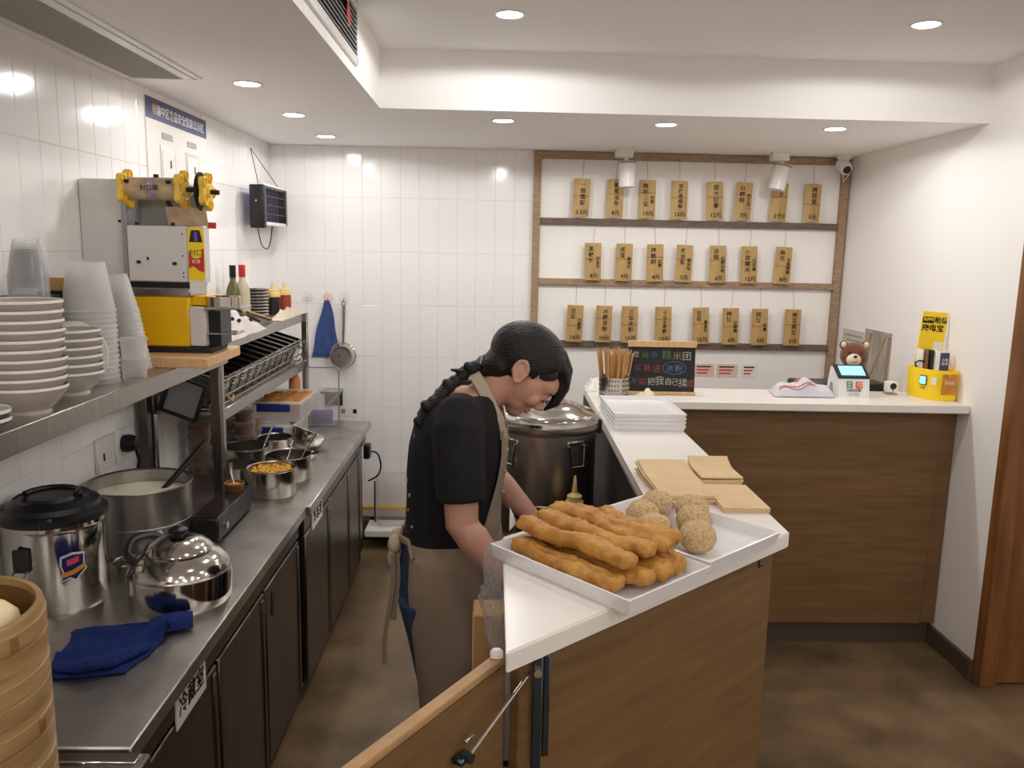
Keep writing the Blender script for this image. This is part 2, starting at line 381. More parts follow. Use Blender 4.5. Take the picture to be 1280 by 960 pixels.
lv = tomesh('louvre', B().box((0, 0, 0), (.012, y1-y0-.03, .003), rot=RY(.5)), m_greymetal, False)
for k in range(9):
    o = obj('louvre', lv, m_greymetal, t, True); o.location = (.006, (y0+y1)/2-2.3, z0+.038+k*.0158-2.36)
one('red_ribbon', B().grid(lambda u, v: Vector((gx+.02+.012*math.sin(u*5), 2.44+u*.27+(v-.5)*.05*(1-u*.3), 2.52-.09*u-.02*math.sin(u*6)+(v-.5)*.045)), 14, 2).solid(.001), m_redcap, 'bright red ribbon fluttering from the louvred air grille', 'ribbon')
# ================================================================== MENU FRAME
t = thing('menu_rack', 'wooden rack of posts and rails fixed to the back wall for menu tags', 'rack', (1.12, YB, 0))
fy0, fy1 = YB-.035, YB+.002
for x in (.243, 2.008): obj('post', B().bx(x-.02, x+.02, fy0, fy1, .13, ZL-.002, .002), m_frame, t)
RAILS = [2.275, 1.91, 1.566, 1.205]
for z, mm in zip(RAILS, (m_frame, m_frame_dk, m_frame, m_frame_dk)): obj('rail', B().bx(.263, 1.988, fy0+.003, fy1, z-.018, z+.018, .002), mm, t)
NAME = ['top', 'second', 'third']
ORD = ['first', 'second', 'third', 'fourth', 'fifth', 'sixth', 'seventh', 'eighth']
PX = 4.75/1020.
rows = [
 (224, [(727, '一個糯飯', '2.5元', ''), (768, '鲜浆油条', '8元', ''), (807, '糍粑三宝', '10元', '免费'), (846, '现烤雪媚糕', '12元', ''), (889, '甜大红薯', '12元', ''), (926, '白糖糕', '7元', '买五送一'), (970, '包子', '5个7', ''), (1011, '烤烧麦', '5元', '')]),
 (304, [(743, '黑糖竹', '8元', '冰豆花'), (782, '咸蛋', '9元', '黄流沙'), (820, '烤糍粑', '8元', '红糖'), (857, '老油条', '5元', '紫米包'), (898, '凉糕', '6元', '红糖冰粉'), (937, '小甜糯米', '12元', '黑芝麻'), (981, '麻花', '8元', '五香酥脆')]),
 (383, [(724, '豆浆', '10元', '无糖甜'), (760, '冰糖凉粉', '10元', ''), (792, '三仙冰粉', '12元', ''), (834, 'QQ玉液糖', '12元', ''), (881, '豆花', '12元', '黄豆花'), (919, '烤饼', '6元', '红糖糍'), (956, '烧饼', '5元', '芝麻'), (998, '烤豆腐饼', '5元', '')])]
def px2x(px, z): return (px-617-(z-1.75)*0)/1020.*YB if False else (px-(617-0.021*(1.75-z)/YB*1020))*YB/1020/1.0135
TWID, THT = .094, .212
def curve(x): return .010*(1-(x/(TWID/2))**2)
for ri, (pt, lst) in enumerate(rows):
    for ci, (px, a, price, side) in enumerate(lst):
        ztop = [2.147, 1.79, 1.433][ri]; zc = ztop-THT/2+.003
        x = .45+.046+(px-727)*(1.985-.25)/373*1.0
        tilt = random.uniform(-.045, .045); yb = YB-.05
        t = thing('menu_tag', f'bamboo menu tag on the {NAME[ri]} row, {ORD[ci]} from the tiled wall', 'menu tag', (x, yb, ztop), 0, 'bamboo menu tags')
        Rt = Matrix.Rotation(tilt, 4, 'Y') @ Matrix.Rotation(-.035, 4, 'X')
        b = B(); nr = 8; rings = []
        for z in (0, -.012, -.07-.05*random.random(), -THT+.012, -THT):
            f = [Vector((-TWID/2+TWID*k/nr, -curve(-TWID/2+TWID*k/nr), z)) for k in range(nr+1)]
            rings.append(f + [Vector((p.x, p.y+.006, p.z)) for p in f[::-1]])
        b.loft(rings); b.bm.transform(Rt); obj('slat', b, m_bamboo, t, True)
        zn = rings[2][0].z
        b = B(); b.loft([[Vector((-TWID/2+TWID*k/nr, -curve(-TWID/2+TWID*k/nr)-.0012, zn+q)) for k in range(nr+1)] for q in (.002, -.002)], cap=False, wrap=False); b.solid(.001); b.bm.transform(Rt)
        obj('bamboo_node', b, m_bamboo_dk, t, True)
        # cord from tag up to its rail
        zr = RAILS[ri]-.018-ztop; dx = random.uniform(-.012, .012)
        obj('cord', B().tube([(0, -.004, -.006), (dx*.4, -.001, zr*.5), (dx, .004+.01, zr+.02)], .0011, 5), m_string, t, True)
        base = WM[t.name] @ Rt @ at(0, -.001, 0) @ FACE_CAM
        n = len(a); sz = min(.031, .128/n)
        sx = -.012 if side else .006
        txt(a, sz, m_ink, t, base @ at(sx, -.018-sz*n*.54, 0), vertical=True, sp=1.08, bend=lambda q: curve(q+sx)+.0006 if abs(q+sx) < .045 else .001, bold=.0003)
        txt(price, .032, m_ink, t, base @ at(.006, -.187, 0), bend=lambda q: curve(q+.006)+.0006, bold=.0006)
        if side: txt(side, .023, m_ink, t, base @ at(.027, -.11, 0), vertical=True, sp=1.02, bend=lambda q: curve(q+.027)+.0006, bold=.0003)
# ================================================================== COUNTERS, right side
ZC = 1.13
t = thing('bar_counter', 'white topped serving bar with an angled end and oak panels', 'counter', (.4, 2.3, 0))
A, Bq = Vector((.03, 1.18)), Vector((.68, 1.75))
obj('countertop', B().prism([(A.x, A.y), (Bq.x, Bq.y), (.675, 3.36), (.675, 3.70), (.425, 3.70), (.40, 2.02), (.03, 1.70)], ZC-.036, ZC, .003), m_ctop, t)
dirn = (Bq-A).normalized(); nrm = Vector((-dirn.y, dirn.x))
p0 = A+dirn*.06+nrm*.035; p1 = Bq-dirn*.012+nrm*.03
def panel(q0, q1, th, z0, z1):
    dd = (q1-q0).normalized(); nn = Vector((-dd.y, dd.x))*th
    return B().prism([tuple(q0), tuple(q1), tuple(q1+nn), tuple(q0+nn)], z0, z1, .0015)
obj('front_panel', panel(p0, p1, .02, .02, ZC-.036), m_wood, t)
obj('side_panel', B().bx(p1.x-.022, p1.x-.002, p1.y+.012, 3.44, .02, ZC-.036, .0015), m_wood, t)
obj('end_panel', panel(p0, Vector((.06, 1.66)), -.02, .02, ZC-.036), m_wood, t)
obj('inner_panel', B().bx(.425, .44, 2.06, 3.69, .0, ZC-.036), m_rubber, t)
obj('plinth', B().bx(p1.x-.10, p1.x-.05, p1.y+.03, 3.44, 0, .1), m_base, t)
obj('cable_hook', B().tube([(.588, 1.672, ZC-.037), (.588, 1.672, ZC-.052), (.598, 1.68, ZC-.052)], .0025, 6), m_black, t)
t = thing('cashier_counter', 'white topped cashier counter with a wide oak front by the plain wall', 'counter', (1.35, 3.5, 0))
obj('countertop', B().bx(.676, XR-.002, 3.36, 3.70, ZC-.036, ZC, .004), m_ctop, t)
obj('front_panel', B().bx(.64, XR-.075, 3.44, 3.46, .105, ZC-.036, .0015), m_wood, t)
obj('side_filler', B().bx(XR-.075, XR-.004, 3.45, 3.47, .105, ZC-.036, .0015), m_wood, t)
obj('kick_board', B().bx(.60, XR-.02, 3.475, 3.50, 0, .107), m_base, t)
obj('staff_shelf', B().bx(1.2, XR-.002, 3.68, 4.08, 1.0, 1.03, .003), m_ctop, t)
obj('back_panel', B().bx(1.2, XR-.004, 4.04, 4.06, 0, 1.0), m_wood, t)
# gate
g0 = Vector((.03, 1.235)); gd = Vector((-.183, -.279)).normalized(); gn = Vector((-gd.y, gd.x))
t = thing('swing_gate', 'low oak swing gate hinged open beside the bar end', 'gate', (g0.x, g0.y, 0))
obj('leaf', panel(g0, g0+gd*.62, -.022, .12, 1.083), m_wood, t)
obj('edge_strip', panel(g0, g0+gd*.62, -.0222, 1.083, 1.094), m_wood_lt, t)
gs = g0+gd*.135; face = gn*.006
e0 = Vector((.07, 1.243, 1.062)); e1 = Vector((*(gs+gn*.022), 1.0))
lift = obj('stay_arm', B().tube([e0, e1], .0028, 8), m_chrome, t)
obj('stay_bracket', B().box((gs.x+gn.x*.012, gs.y+gn.y*.012, .995), (.03, .02, .012), math.atan2(gd.y, gd.x), .003).tube([(gs.x+gn.x*.012, gs.y+gn.y*.012, 1.0), (gs.x+gn.x*.03, gs.y+gn.y*.03, 1.0)], .008), m_bluesteel, lift)
obj('stay_bracket', B().box((*(gs+gd*-.02+gn*.012), 1.018), (.028, .006, .006), math.atan2(gd.y, gd.x), .001), m_chrome, lift)
t = thing('flap_support', 'blue grey folding steel support hanging under the bar end', 'bracket', (.085, 1.25, .885))
obj('outer_channel', B().bx(.076, .092, 1.236, 1.25, .885, 1.094, .002), m_bluesteel, t)
obj('inner_arm', B().bx(.094, .105, 1.244, 1.256, .91, 1.094, .002), m_bluesteel, t)
obj('pivot_bolt', B().tube([(.084, 1.23, 1.068), (.084, 1.252, 1.068)], .007), m_chrome, t)
obj('lower_bolt', B().tube([(.084, 1.23, .895), (.084, 1.252, .895)], .006), m_bluesteel, t)
one('door_stop', B().lathe([(0, 0), (.006, .001), (.006, .012), (.004, .016), (0, .017)], (.016, 1.232, 1.0945), 14, sx=1.8), m_white, 'small white plastic stop sitting on the gate edge', 'door stop')
# inner bench behind the bar
t = thing('work_bench', 'dark steel work bench behind the serving bar under the big urn', 'bench', (.2, 2.7, 0))
obj('bench_top', B().bx(.05, .40, 2.24, 3.42, .70, .735, .003), m_steel_dk, t)
for x in (.14, .37):
    for y in (2.28, 3.38): obj('leg', B().bx(x-.016, x+.016, y-.016, y+.016, 0, .70), m_steel_dk, t)
obj('lower_shelf', B().bx(.055, .39, 2.25, 3.41, .2, .22), m_steel_dk, t)
# ================================================================== COUNTERS, left side
ZK, XK = .80, -.672
def fridge_counter(y0, y1, xf, zt, label, doors, sign, cat='counter'):
    t = thing('steel_counter', label, cat, (-.97, (y0+y1)/2, 0))
    obj('worktop', B().bx(XL, xf, y0, y1, zt-.038, zt, .003), m_steel_top, t)
    obj('body', B().bx(XL, xf-.05, y0+.015, y1-.015, .06, zt-.038), m_steel_dk, t)
    obj('upper_rail', B().bx(xf-.05, xf-.028, y0+.015, y1-.015, zt-.115, zt-.038, .002), m_steel_dk, t)
    for a, b in doors:
        dd = obj('door', B().bx(xf-.05, xf-.026, a, b, .075, zt-.125, .004), m_steel_dk, t)
        obj('handle_strip', B().bx(xf-.03, xf-.021, b-.035, b-.012, .09, zt-.14, .003), m_steel_dk, dd)
    for y in (y0+.1, y1-.1):
        for x in (xf-.1, XL+.1): obj('leg', B().lathe([(.018, 0), (.022, .02), (.018, .06)], (x, y, 0), 12), m_rubber, t)
    ys, ch = sign
    s = obj('sign_plate', B().bx(xf-.027, xf-.0235, ys-.095, ys+.095, zt-.142, zt-.052), m_paper, t)
    txt(ch, .054, m_ink, s, at(xf-.0228, ys, zt-.099) @ FACE_RIGHT, bold=.0007)
    return t
fc = fridge_counter(1.43, 2.905, XK, ZK, 'long steel refrigerated counter under the bowl shelf', [(1.46, 1.98), (2.0, 2.42), (2.44, 2.88)], (1.80, '冷藏室'))
obj('keyhole_plate', B().bx(XK-.026, XK-.0235, 2.5, 2.53, .56, .64, .001), m_black, fc)
fridge_counter(2.912, 4.43, XK+.012, ZK-.004, 'short steel refrigerated counter standing below the pan rack', [(2.94, 3.38), (3.4, 3.86), (3.88, 4.18)], (3.14, '冷冻室'))
t = thing('power_plug', 'black plug and looped cable on the end of the steel counter', 'plug', (-.70, 4.4, .62))
obj('plug_body', B().bx(-.69, -.655, 4.33, 4.4, .60, .68, .008, 2), m_black, t)
obj('cable', B().tube(cr([(-.668, 4.40, .63), (-.63, 4.46, .60), (-.615, 4.48, .52), (-.64, 4.5, .46), (-.69, 4.5, .43)]), .005), m_black, t)
# low unit beside the counter (its edge shows at the bottom)
t = thing('steam_stove', 'low steel steam stove carrying the bamboo steamer', 'stove', (-1.0, 1.1, 0))
obj('top_plate', B().bx(XL, -.632, .55, 1.424, .765, .795, .004), m_steel, t)
obj('top_trim', B().bx(XL+.1, -.645, 1.385, 1.415, .795, .801, .002), m_steel_pol, t)
obj('body', B().bx(XL, -.65, .57, 1.41, .0, .765), m_steel_dk, t)
# ================================================================== SHELF + PAN RACK on the left
ZS = 1.375
t = thing('wall_shelf', 'steel wall shelf carrying bowls, cups and the sealing machine', 'shelf', (-1.11, 2.1, ZS-.05))
obj('shelf_board', B().bx(XL, -.95, 1.0, 2.925, ZS-.012, ZS, .001), m_steel_top, t)
obj('front_lip', B().bx(-.954, -.946, 1.0, 2.925, ZS-.052, ZS+.0005, .002), m_steel, t)
obj('back_rail', B().bx(XL, XL+.02, 1.0, 2.925, ZS-.06, ZS-.012), m_steel, t)
for x in (-1.245, -.985): obj('post', B().bx(x-.017, x+.017, 2.885, 2.92, ZK, ZS-.01, .002), m_steel_dk, t)
obj('gusset', B().loft([[(-1.0, 2.886, ZS-.05), (-.96, 2.886, ZS-.05), (-.975, 2.886, ZS-.15), (-1.0, 2.886, ZS-.19)], [(-1.0, 2.892, ZS-.05), (-.96, 2.892, ZS-.05), (-.975, 2.892, ZS-.15), (-1.0, 2.892, ZS-.19)]]), m_steel, t)
ZT, ZLW = 1.392, 1.135
t = thing('pan_rack', 'two tier steel rack standing on the short counter by the back tiles', 'rack', (-1.13, 3.65, ZK-.004))
for nm, z in (('top_shelf', ZT), ('lower_shelf', ZLW)):
    p = obj(nm, B().bx(XL, -1.0, 2.95, 4.36, z-.01, z, .001), m_steel_top, t)
    obj('front_lip', B().bx(-1.004, -.996, 2.95, 4.36, z-.045, z+.0005, .002), m_steel, p)
for x in (-1.245, -.995):
    for y in (2.965, 4.345): obj('post', B().bx(x-.015, x+.015, y-.015, y+.015, ZK-.004, ZT, .002), m_steel, t)
# condiment pans in the sloping row
G = 'condiment pans in the sloping row'
def pan(y, lab):
    o = thing('condiment_pan', lab, 'pan', (-1.16, y, ZLW+.008), 0, G)
    R = RY(.3); w, l, h = .098, .235, .12; b = B(); e = .006
    def ring(a, bq, z): return [R @ Vector(q) for q in ((-a/2, -bq/2, z), (a/2, -bq/2, z), (a/2, bq/2, z), (-a/2, bq/2, z))]
    b.loft([ring(l*.9, w*.86, .03), ring(l-.012, w-.012, .03+h), ring(l-.012, w-.012, .03+h)][:2], cap=False)
    b.bm.faces.new([b.bm.verts[i] for i in range(0)]) if False else None
    b.loft([ring(l-.012, w-.012, .03+h), ring(l, w, .03+h), ring(l, w, .03+h-.006)], cap=False)
    b.bm.verts.ensure_lookup_table(); b.bm.faces.new([b.bm.verts[i] for i in (3, 2, 1, 0)])
    obj('tin', b, m_steel_pol, o, True, False, False)
    obj('dark_contents', B().loft([ring(l*.92, w*.88, .032+h*.35), ring(l*.93, w*.89, .034+h*.35)]), m_soy, o, True)
    obj('grip', B().tube([R @ Vector((l/2, -.018, .03+h-.03)), R @ Vector((l/2+.013, -.012, .03+h-.04)), R @ Vector((l/2+.013, .012, .03+h-.04)), R @ Vector((l/2, .018, .03+h-.03))], .0035, 6), m_steel_pol, o, True)
    return o
pn = pan(3.045, 'steel condiment pan in the sloping row, closest to the sealing machine')
for k in range(1, 12): dup(pn, (-1.16, 3.045+k*.112, ZLW+.008), None, 'steel condiment pan in the sloping row, ' + (['second', 'third', 'fourth', 'fifth', 'sixth', 'seventh', 'eighth', 'ninth', 'tenth', 'eleventh', 'last'][k-1]) + ' from the sealing machine')
t = thing('wire_cradle', 'wire cradle holding the sloping row of condiment pans', 'cradle', (-1.13, 3.65, ZLW))
for x, z in ((-1.004, ZLW+.045), (-.99, ZLW+.11), (-1.015, ZLW+.012), (-1.225, ZLW+.0562)): obj('wire_rail', B().tube([(x, 2.985, z), (x, 4.326, z)], .0035, 6), m_steel_pol, t)
for k in range(13): y = 2.989+k*.1114; obj('wire_rib', B().tube([(-.99, y, ZLW+.11), (-1.006, y, ZLW+.045), (-1.02, y, ZLW+.003), (-1.225, y, ZLW+.003), (-1.225, y, ZLW+.055)], .0025, 5), m_steel_pol, t)
one('clip_tag', B().tube([(-.985, 3.0, ZLW+.06), (-.97, 3.03, ZLW+.03), (-.975, 3.06, ZLW+.045)], .005, 6), m_bamboo, 'small yellowish tag clipped to the pan cradle', 'clip')
# hanging baking tray beneath the shelf
t = thing('black_tray', 'dark baking tray hanging tilted behind the shelf post', 'tray', (-1.12, 2.94, 1.1))
R = RY(.35); c = Vector((-1.118, 2.945, 1.19))
obj('tray_face', B().box(c, (.12, .006, .13), rot=R, bev=.002), m_greymetal, t)
for dx, dz, w, h in ((0, .068, .14, .012), (0, -.068, .14, .012), (.066, 0, .012, .14), (-.066, 0, .012, .14)): obj('tray_rim', B().box(c+R @ Vector((dx, -.006, dz)), (w, .016, h), rot=R, bev=.003), m_rubber, t)
# ------------------------------------------------------------------ bowls
def bowl_proto(label, r, h, name='ceramic_bowl', group=None):
    o = thing(name, label, 'bowl', (0, 0, 0), 0, group)
    obj('bowl_body', B().lathe([(0, .006), (r*.46, .006), (r*.5, 0), (r*.56, 0), (r*.56, .008), (r*.8, h*.45), (r*.95, h*.8), (r, h), (r*.985, h+.002), (r*.95, h-.001), (r*.9, h*.78), (r*.7, h*.4), (r*.4, .016), (0, .014)], seg=36), m_ceramic, o, True)
    obj('rim_line', B().lathe([(r*.958, h-.0028), (r*.965, h-.0008), (r*.93, h-.006), (r*.925, h-.008)], seg=36), m_bluerim, o, True)
    obj('white_lip', B().lathe([(r*1.002, h-.003), (r*1.004, h), (r*.988, h+.0032), (r*.966, h+.001)], seg=36), m_ceramic_in, o, True)
    return o
def stack(label, group, x, y, z, n, step, r, h):
    p = bowl_proto(label, r, h, group=group); p.location = (x, y, z); p.rotation_euler = (0, 0, 0)
    p['label'] = nth(0).capitalize().lower() + ' ' + label
    for k in range(1, n): dup(p, (x+random.uniform(-.002, .002), y+random.uniform(-.002, .002), z+k*step), random.random()*6, label + ', ' + nth(k))
stack('cream ceramic bowl in the taller stack on the wall shelf', 'bowls in the taller stack', -1.012, 1.775, ZS, 10, .0205, .083, .058)
stack('cream ceramic bowl in the shorter stack beside the tall one', 'bowls in the shorter stack', -1.035, 2.005, ZS, 6, .0205, .077, .055)
stack('small white saucer bowl at the shelf edge before the bowls', 'small white saucer bowls', -1.0, 1.585, ZS, 2, .0165, .056, .024)
# ------------------------------------------------------------------ cups
def cup_mesh(r0, r1, h, mat, name):
    return tomesh(name, B().lathe([(0, h-.002), (r0*.97, h-.001), (r0, h-.006), (r1*.97, .006), (r1*.995, .0045), (r1*1.012, .0035), (r1*1.012, 0), (r1*.97, 0)], seg=24), mat, True, True)
def cup_stack(label, group, x, y, z, n, step, r0, r1, h, mat, lean=(0, 0)):
    me = cup_mesh(r0, r1, h, mat, 'plastic_cup')
    for k in range(n):
        o = bpy.data.objects.new('plastic_cup', me); C.objects.link(o); o.location = (x+lean[0]*k*step, y+lean[1]*k*step, z+k*step)
        o.rotation_euler = (-lean[1], lean[0], 0); tag(o, label + ', ' + nth(k), 'cup', group)
one('black_box', B().bx(-1.27, -1.155, 1.93, 2.22, ZS, 1.603, .003), m_black, 'black box on the shelf carrying the upturned clear cups', 'box')
t = thing('napkin_carton', 'tan and black carton standing on the shelf behind the bowls', 'box', (-1.197, 2.30, ZS))
obj('carton_body', B().bx(-1.247, -1.148, 2.27, 2.33, ZS, 1.61, .002), m_black, t); obj('tan_band', B().bx(-1.246, -1.16, 2.272, 2.30, 1.609, 1.645, .002), m_cardboard, t)
cup_stack('clear plastic cup upturned in the stack on the black box', 'clear cups on the black box', -1.155, 2.07, 1.604, 9, .0065, .03, .046, .095, m_clear)
cup_stack('clear plastic cup in the stack beside the carton', 'clear cups beside the carton', -1.20, 2.42, ZS, 12, .0125, .036, .05, .12, m_clear)
cup_stack('frosted plastic cup in the tall straight stack behind the bowls', 'frosted cups in the straight stack', -1.062, 2.175, ZS, 15, .0135, .046, .066, .13, m_frost)
cup_stack('frosted plastic cup in the leaning stack next to the sealing machine', 'frosted cups in the leaning stack', -1.012, 2.33, ZS+.007, 14, .0125, .032, .042, .11, m_frost, (-.2, .06))
for k in range(2): one('plastic_tub', B().lathe([(0, 0), (.03, 0), (.034, .05), (.038, .052), (.038, .056), (.03, .056), (0, .054)], (-.984, 2.25, ZS+k*.056), 22), m_frost, ('round white plastic tub on the shelf, lower one' if k == 0 else 'round white plastic tub on the shelf, upper one'), 'tub', 'white tubs by the sealing machine')
one('paper_plate', B().lathe([(0, -.002), (.06, -.002), (.081, -.004), (.085, -.005), (.085, -.002), (.062, .002), (0, .002)], (-1.068, 2.098, ZS+.0845), 32, RX(math.pi/2)), m_paper, 'white paper plate standing between the shorter bowl stack and frosted cups', 'plate')
# ------------------------------------------------------------------ sealing machine
one('wooden_board', B().bx(-1.135, -.85, 2.44, 2.76, ZS, ZS+.032, .003), m_pine, 'pale wooden board under the cup sealing machine', 'board')
t = thing('cup_sealer', 'yellow and white cup sealing machine with a printed film roll', 'machine', (-1.05, 2.78, ZS+.018))
zb = ZS+.018; my0, my1 = 2.70, 2.86
obj('base_plate', B().bx(-1.195, -.925, my0-.005, my1, zb, zb+.02, .003), m_rubber, t)
obj('yellow_base', B().bx(-1.19, -.998, my0, my1, zb+.02, 1.578, .004), m_yellow, t)
obj('white_side', B().bx(-.998, -.945, my0+.003, my1, zb+.022, 1.545, .003), m_machine, t)
obj('yellow_top', B().bx(-.998, -.935, my0+.03, my1, 1.548, 1.578, .003), m_yellow, t)
obj('dark_slot', B().bx(-.945, -.905, my0+.03, my1-.02, zb+.022, 1.53), m_black, t)
obj('heater_band', B().bx(-1.195, -.99, my0-.004, my1, 1.578, 1.606, .003), m_steel, t)
obj('dark_gap', B().bx(-1.19, -.99, my0+.004, my1, 1.606, 1.625), m_black, t)
hd = obj('head_casing', B().bx(-1.185, -.995, my0-.002, my1, 1.625, 1.805, .004), m_machine, t)
for x, z in ((-1.15, 1.688), (-1.035, 1.685), (-1.12, 1.70), (-1.15, 1.811), (-1.035, 1.811)): obj('black_clip', B().box((x, my0-.004, z), (.013 if z != 1.70 else .006, .005, .010), bev=.001), m_black, hd)
for z in (1.655, 1.643, 1.71, 1.78): obj('screw', B().tube([(-1.008, my0-.004, z), (-1.008, my0, z)], .0025, 8), m_rubber, hd)
ls = obj('side_cover', B().bx(-.995, -.938, my0, my0+.05, 1.625, 1.805, .003), m_machine, t)
ad = obj('advert_sticker', B().bx(-.99, -.939, my0-.0025, my0+.001, 1.632, 1.802), m_yellow_b, t)
ay = my0-.0025
def slab(pts, y0, y1): return B().loft([[(x, y0, z) for x, z in pts], [(x, y1, z) for x, z in pts]])
obj('red_print', slab([(-.989, 1.67), (-.975, 1.678), (-.955, 1.662), (-.94, 1.658), (-.94, 1.735), (-.989, 1.725)], ay, ay-.0006), m_redcap, ad)
obj('yellow_disc', B().tube([(-.9645, ay, 1.722), (-.9645, ay-.0012, 1.722)], .02, 18), m_yellow_b, ad)
obj('dark_print', slab([(-.986, 1.755), (-.943, 1.755), (-.951, 1.793), (-.978, 1.793)], ay, ay-.0008), m_rubber, ad); obj('violet_print', slab([(-.969, 1.758), (-.958, 1.758), (-.958, 1.788), (-.969, 1.788)], ay-.0008, ay-.0014), M('violet_print', (110, 70, 190), .4), ad)
txt('封口', .022, m_ink, ad, at(-.9645, ay-.0014, 1.72) @ FACE_CAM); txt('奶茶', .014, m_whiteink, ad, at(-.9645, ay-.0014, 1.692) @ FACE_CAM)
obj('paper_flap', B().bx(-.99, -.938, my0-.001, my0+.001, 1.588, 1.632), m_paper, ls)
obj('cup_ring', B().lathe([(.05, 0), (.056, 0), (.056, .034), (.05, .034), (.05, 0)], (-.90, my0+.05, 1.545), 28), m_steel_pol, t)
obj('cup_tray_arm', B().bx(-.945, -.825, my0-.01, my0+.11, 1.538, 1.546, .002), m_steel_pol, t)
obj('lower_tray_arm', B().bx(-.94, -.845, my0, my0+.10, 1.455, 1.46, .001), m_steel_pol, t)
bk = obj('back_frame', B().bx(-1.19, -.99, my1-.04, my1-.01, 1.805, 1.94, .003).bx(-1.205, -1.188, my0+.01, my1, 1.63, 1.94, .002), m_greymetal, t)
fy = my0+.02; fz = 1.922
fr = obj('film_roll', B().tube([(-1.185, fy, fz), (-1.015, fy, fz)], .036, 26), m_film, t)
obj('violet_band', B().tube([(-1.115, fy, fz), (-1.08, fy, fz)], .0364, 26), M('violet_film_print', (170, 146, 156), .3, var=(60, .3)), fr)
txt('封口膜', .02, m_ink, fr, at(-1.1, fy-.0375, fz) @ FACE_CAM)
for x, z in ((-1.172, fz+.02), (-1.04, fz+.02), (-1.09, fz+.04)): obj('black_clip', B().box((x, fy-.03 if z < fz+.03 else fy, z), (.014, .012, .012), bev=.001), m_black, fr)
def wheel(x, y, z, r):
    b = B(); pts = []
    for k in range(30):
        a = 2*math.pi*k/30; q = r*(1+.16*math.cos(5*a)); pts.append((y+q*math.cos(a), z+q*math.sin(a)))
    b.loft([[Vector((x+dx, py, pz)) for py, pz in pts] for dx in (-.007, .007)])
    w = obj('spool_wheel', b, m_yellow_w, t)
    for k in range(5): a = 2*math.pi*k/5; obj('wheel_ring', B().tube([Vector((x+.009, y+r*.82*math.cos(a)+r*.26*math.cos(q), z+r*.82*math.sin(a)+r*.26*math.sin(q))) for q in [2*math.pi*j/12 for j in range(12)]], .0035, 6, closed=True), m_yellow, w)
    obj('wheel_hub', B().tube([(x-.012, y, z), (x+.014, y, z)], r*.35, 16), m_yellow_w, w)
wheel(-1.188, fy, fz, .056); wheel(-1.008, fy, fz, .056); wheel(-.938, fy+.02, fz-.004, .056)
obj('axle', B().tube([(-1.2, fy, fz), (-.965, fy, fz)], .008, 10), m_rubber, t)
obj('take_up_axle', B().tube([(-.955, fy+.02, fz-.004), (-.897, fy+.02, fz-.006)], .008, 10), m_rubber, t)
obj('take_up_disc', B().tube([(-.958, fy+.02, fz-.004), (-.952, fy+.02, fz-.004)], .062, 24), m_black, t)
obj('roll_bracket', B().tube([(-1.08, fy+.06, fz-.035), (-1.06, fy+.05, fz-.07), (-1.05, fy+.06, fz-.10)], .008, 6), m_rubber, t)
obj('film_sheet', B().loft([[(-1.07, fy+.012, fz-.055), (-.94, fy+.012, fz-.055), (-.94, fy+.014, fz-.055), (-1.07, fy+.014, fz-.055)], [(-1.07, fy+.03, 1.808), (-.94, fy+.03, 1.808), (-.94, fy+.032, 1.808), (-1.07, fy+.032, 1.808)]]), m_film, t)
obj('red_label', B().bx(-.945, -.915, my0+.05, my0+.054, 1.80, 1.82), m_redcap, t)
for o_ in bpy.data.objects:
    if o_.name == 'cup_sealer': o_.scale = (.944,)*3; o_.location = (-.991, 2.63, ZS+.032)
t = thing('electric_box', 'pale flat electric cabinet fixed to the tiled wall behind the cups', 'cabinet', (-1.2, 2.62, 1.45))
obj('cabinet_body', B().bx(XL, -1.142, 2.598, 2.615, 1.45, 1.935, .003), m_machine, t)
obj('cabinet_door', B().bx(XL+.002, -1.14, 2.59, 2.598, 1.455, 1.932, .002), m_machine, t)
obj('lock', B().tube([(-1.153, 2.584, 1.808), (-1.153, 2.592, 1.808)], .004, 10), m_rubber, t)
# ------------------------------------------------------------------ things on the rack's top shelf
def bottle(x, y, h, r, body, cap, label, neck=.35):
    t = thing('sauce_bottle', label, 'bottle', (x, y, ZT))
    obj('glass', B().lathe([(0, 0), (r, 0), (r, h*.5), (r*.9, h*.58), (r*.42, h*.72), (r*.4, h*.8)], seg=20), body, t, True)
    obj('cap', B().lathe([(r*.42, h*.78), (r*.46, h*.79), (r*.46, h), (0, h)], seg=16), cap, t, True)
    return t
bottle(-1.2, 3.82, .255, .032, m_green, m_black, 'green glass sauce bottle with a black cap by the tiles')
b2 = bottle(-1.183, 3.905, .255, .034, M('pale_sauce_bottle', (196, 184, 160), .2), m_redcap, 'pale sauce bottle with a red cap beside the green bottle')
def squeeze(x, y, z, h, r, mat, label, fill):
    t = thing('squeeze_bottle', label, 'bottle', (x, y, z))
    obj('sauce_fill', B().lathe([(0, 0), (r, .0), (r, h*fill), (0, h*fill)], seg=20), mat, t, True)
    obj('bottle_wall', B().lathe([(r*1.01, h*fill), (r*1.02, h*.6), (r*.9, h*.68), (r*.7, h*.7)], seg=20), m_cap_y, t, True)
    obj('nozzle_cap', B().lathe([(r*.75, h*.69), (r*.75, h*.75), (r*.3, h*.79), (r*.1, h), (0, h)], seg=16), m_cap_y, t, True)
m_cap_y = M('cloudy_yellow_plastic', (226, 196, 132), .35)
squeeze(-1.117, 4.19, ZT, .165, .037, m_soy, 'squeeze bottle of black sauce on the rack top', .55)
squeeze(-1.085, 4.29, ZT, .165, .035, m_chili, 'squeeze bottle of red brown sauce on the rack top', .58)
G = 'small dishes stacked on the rack top'
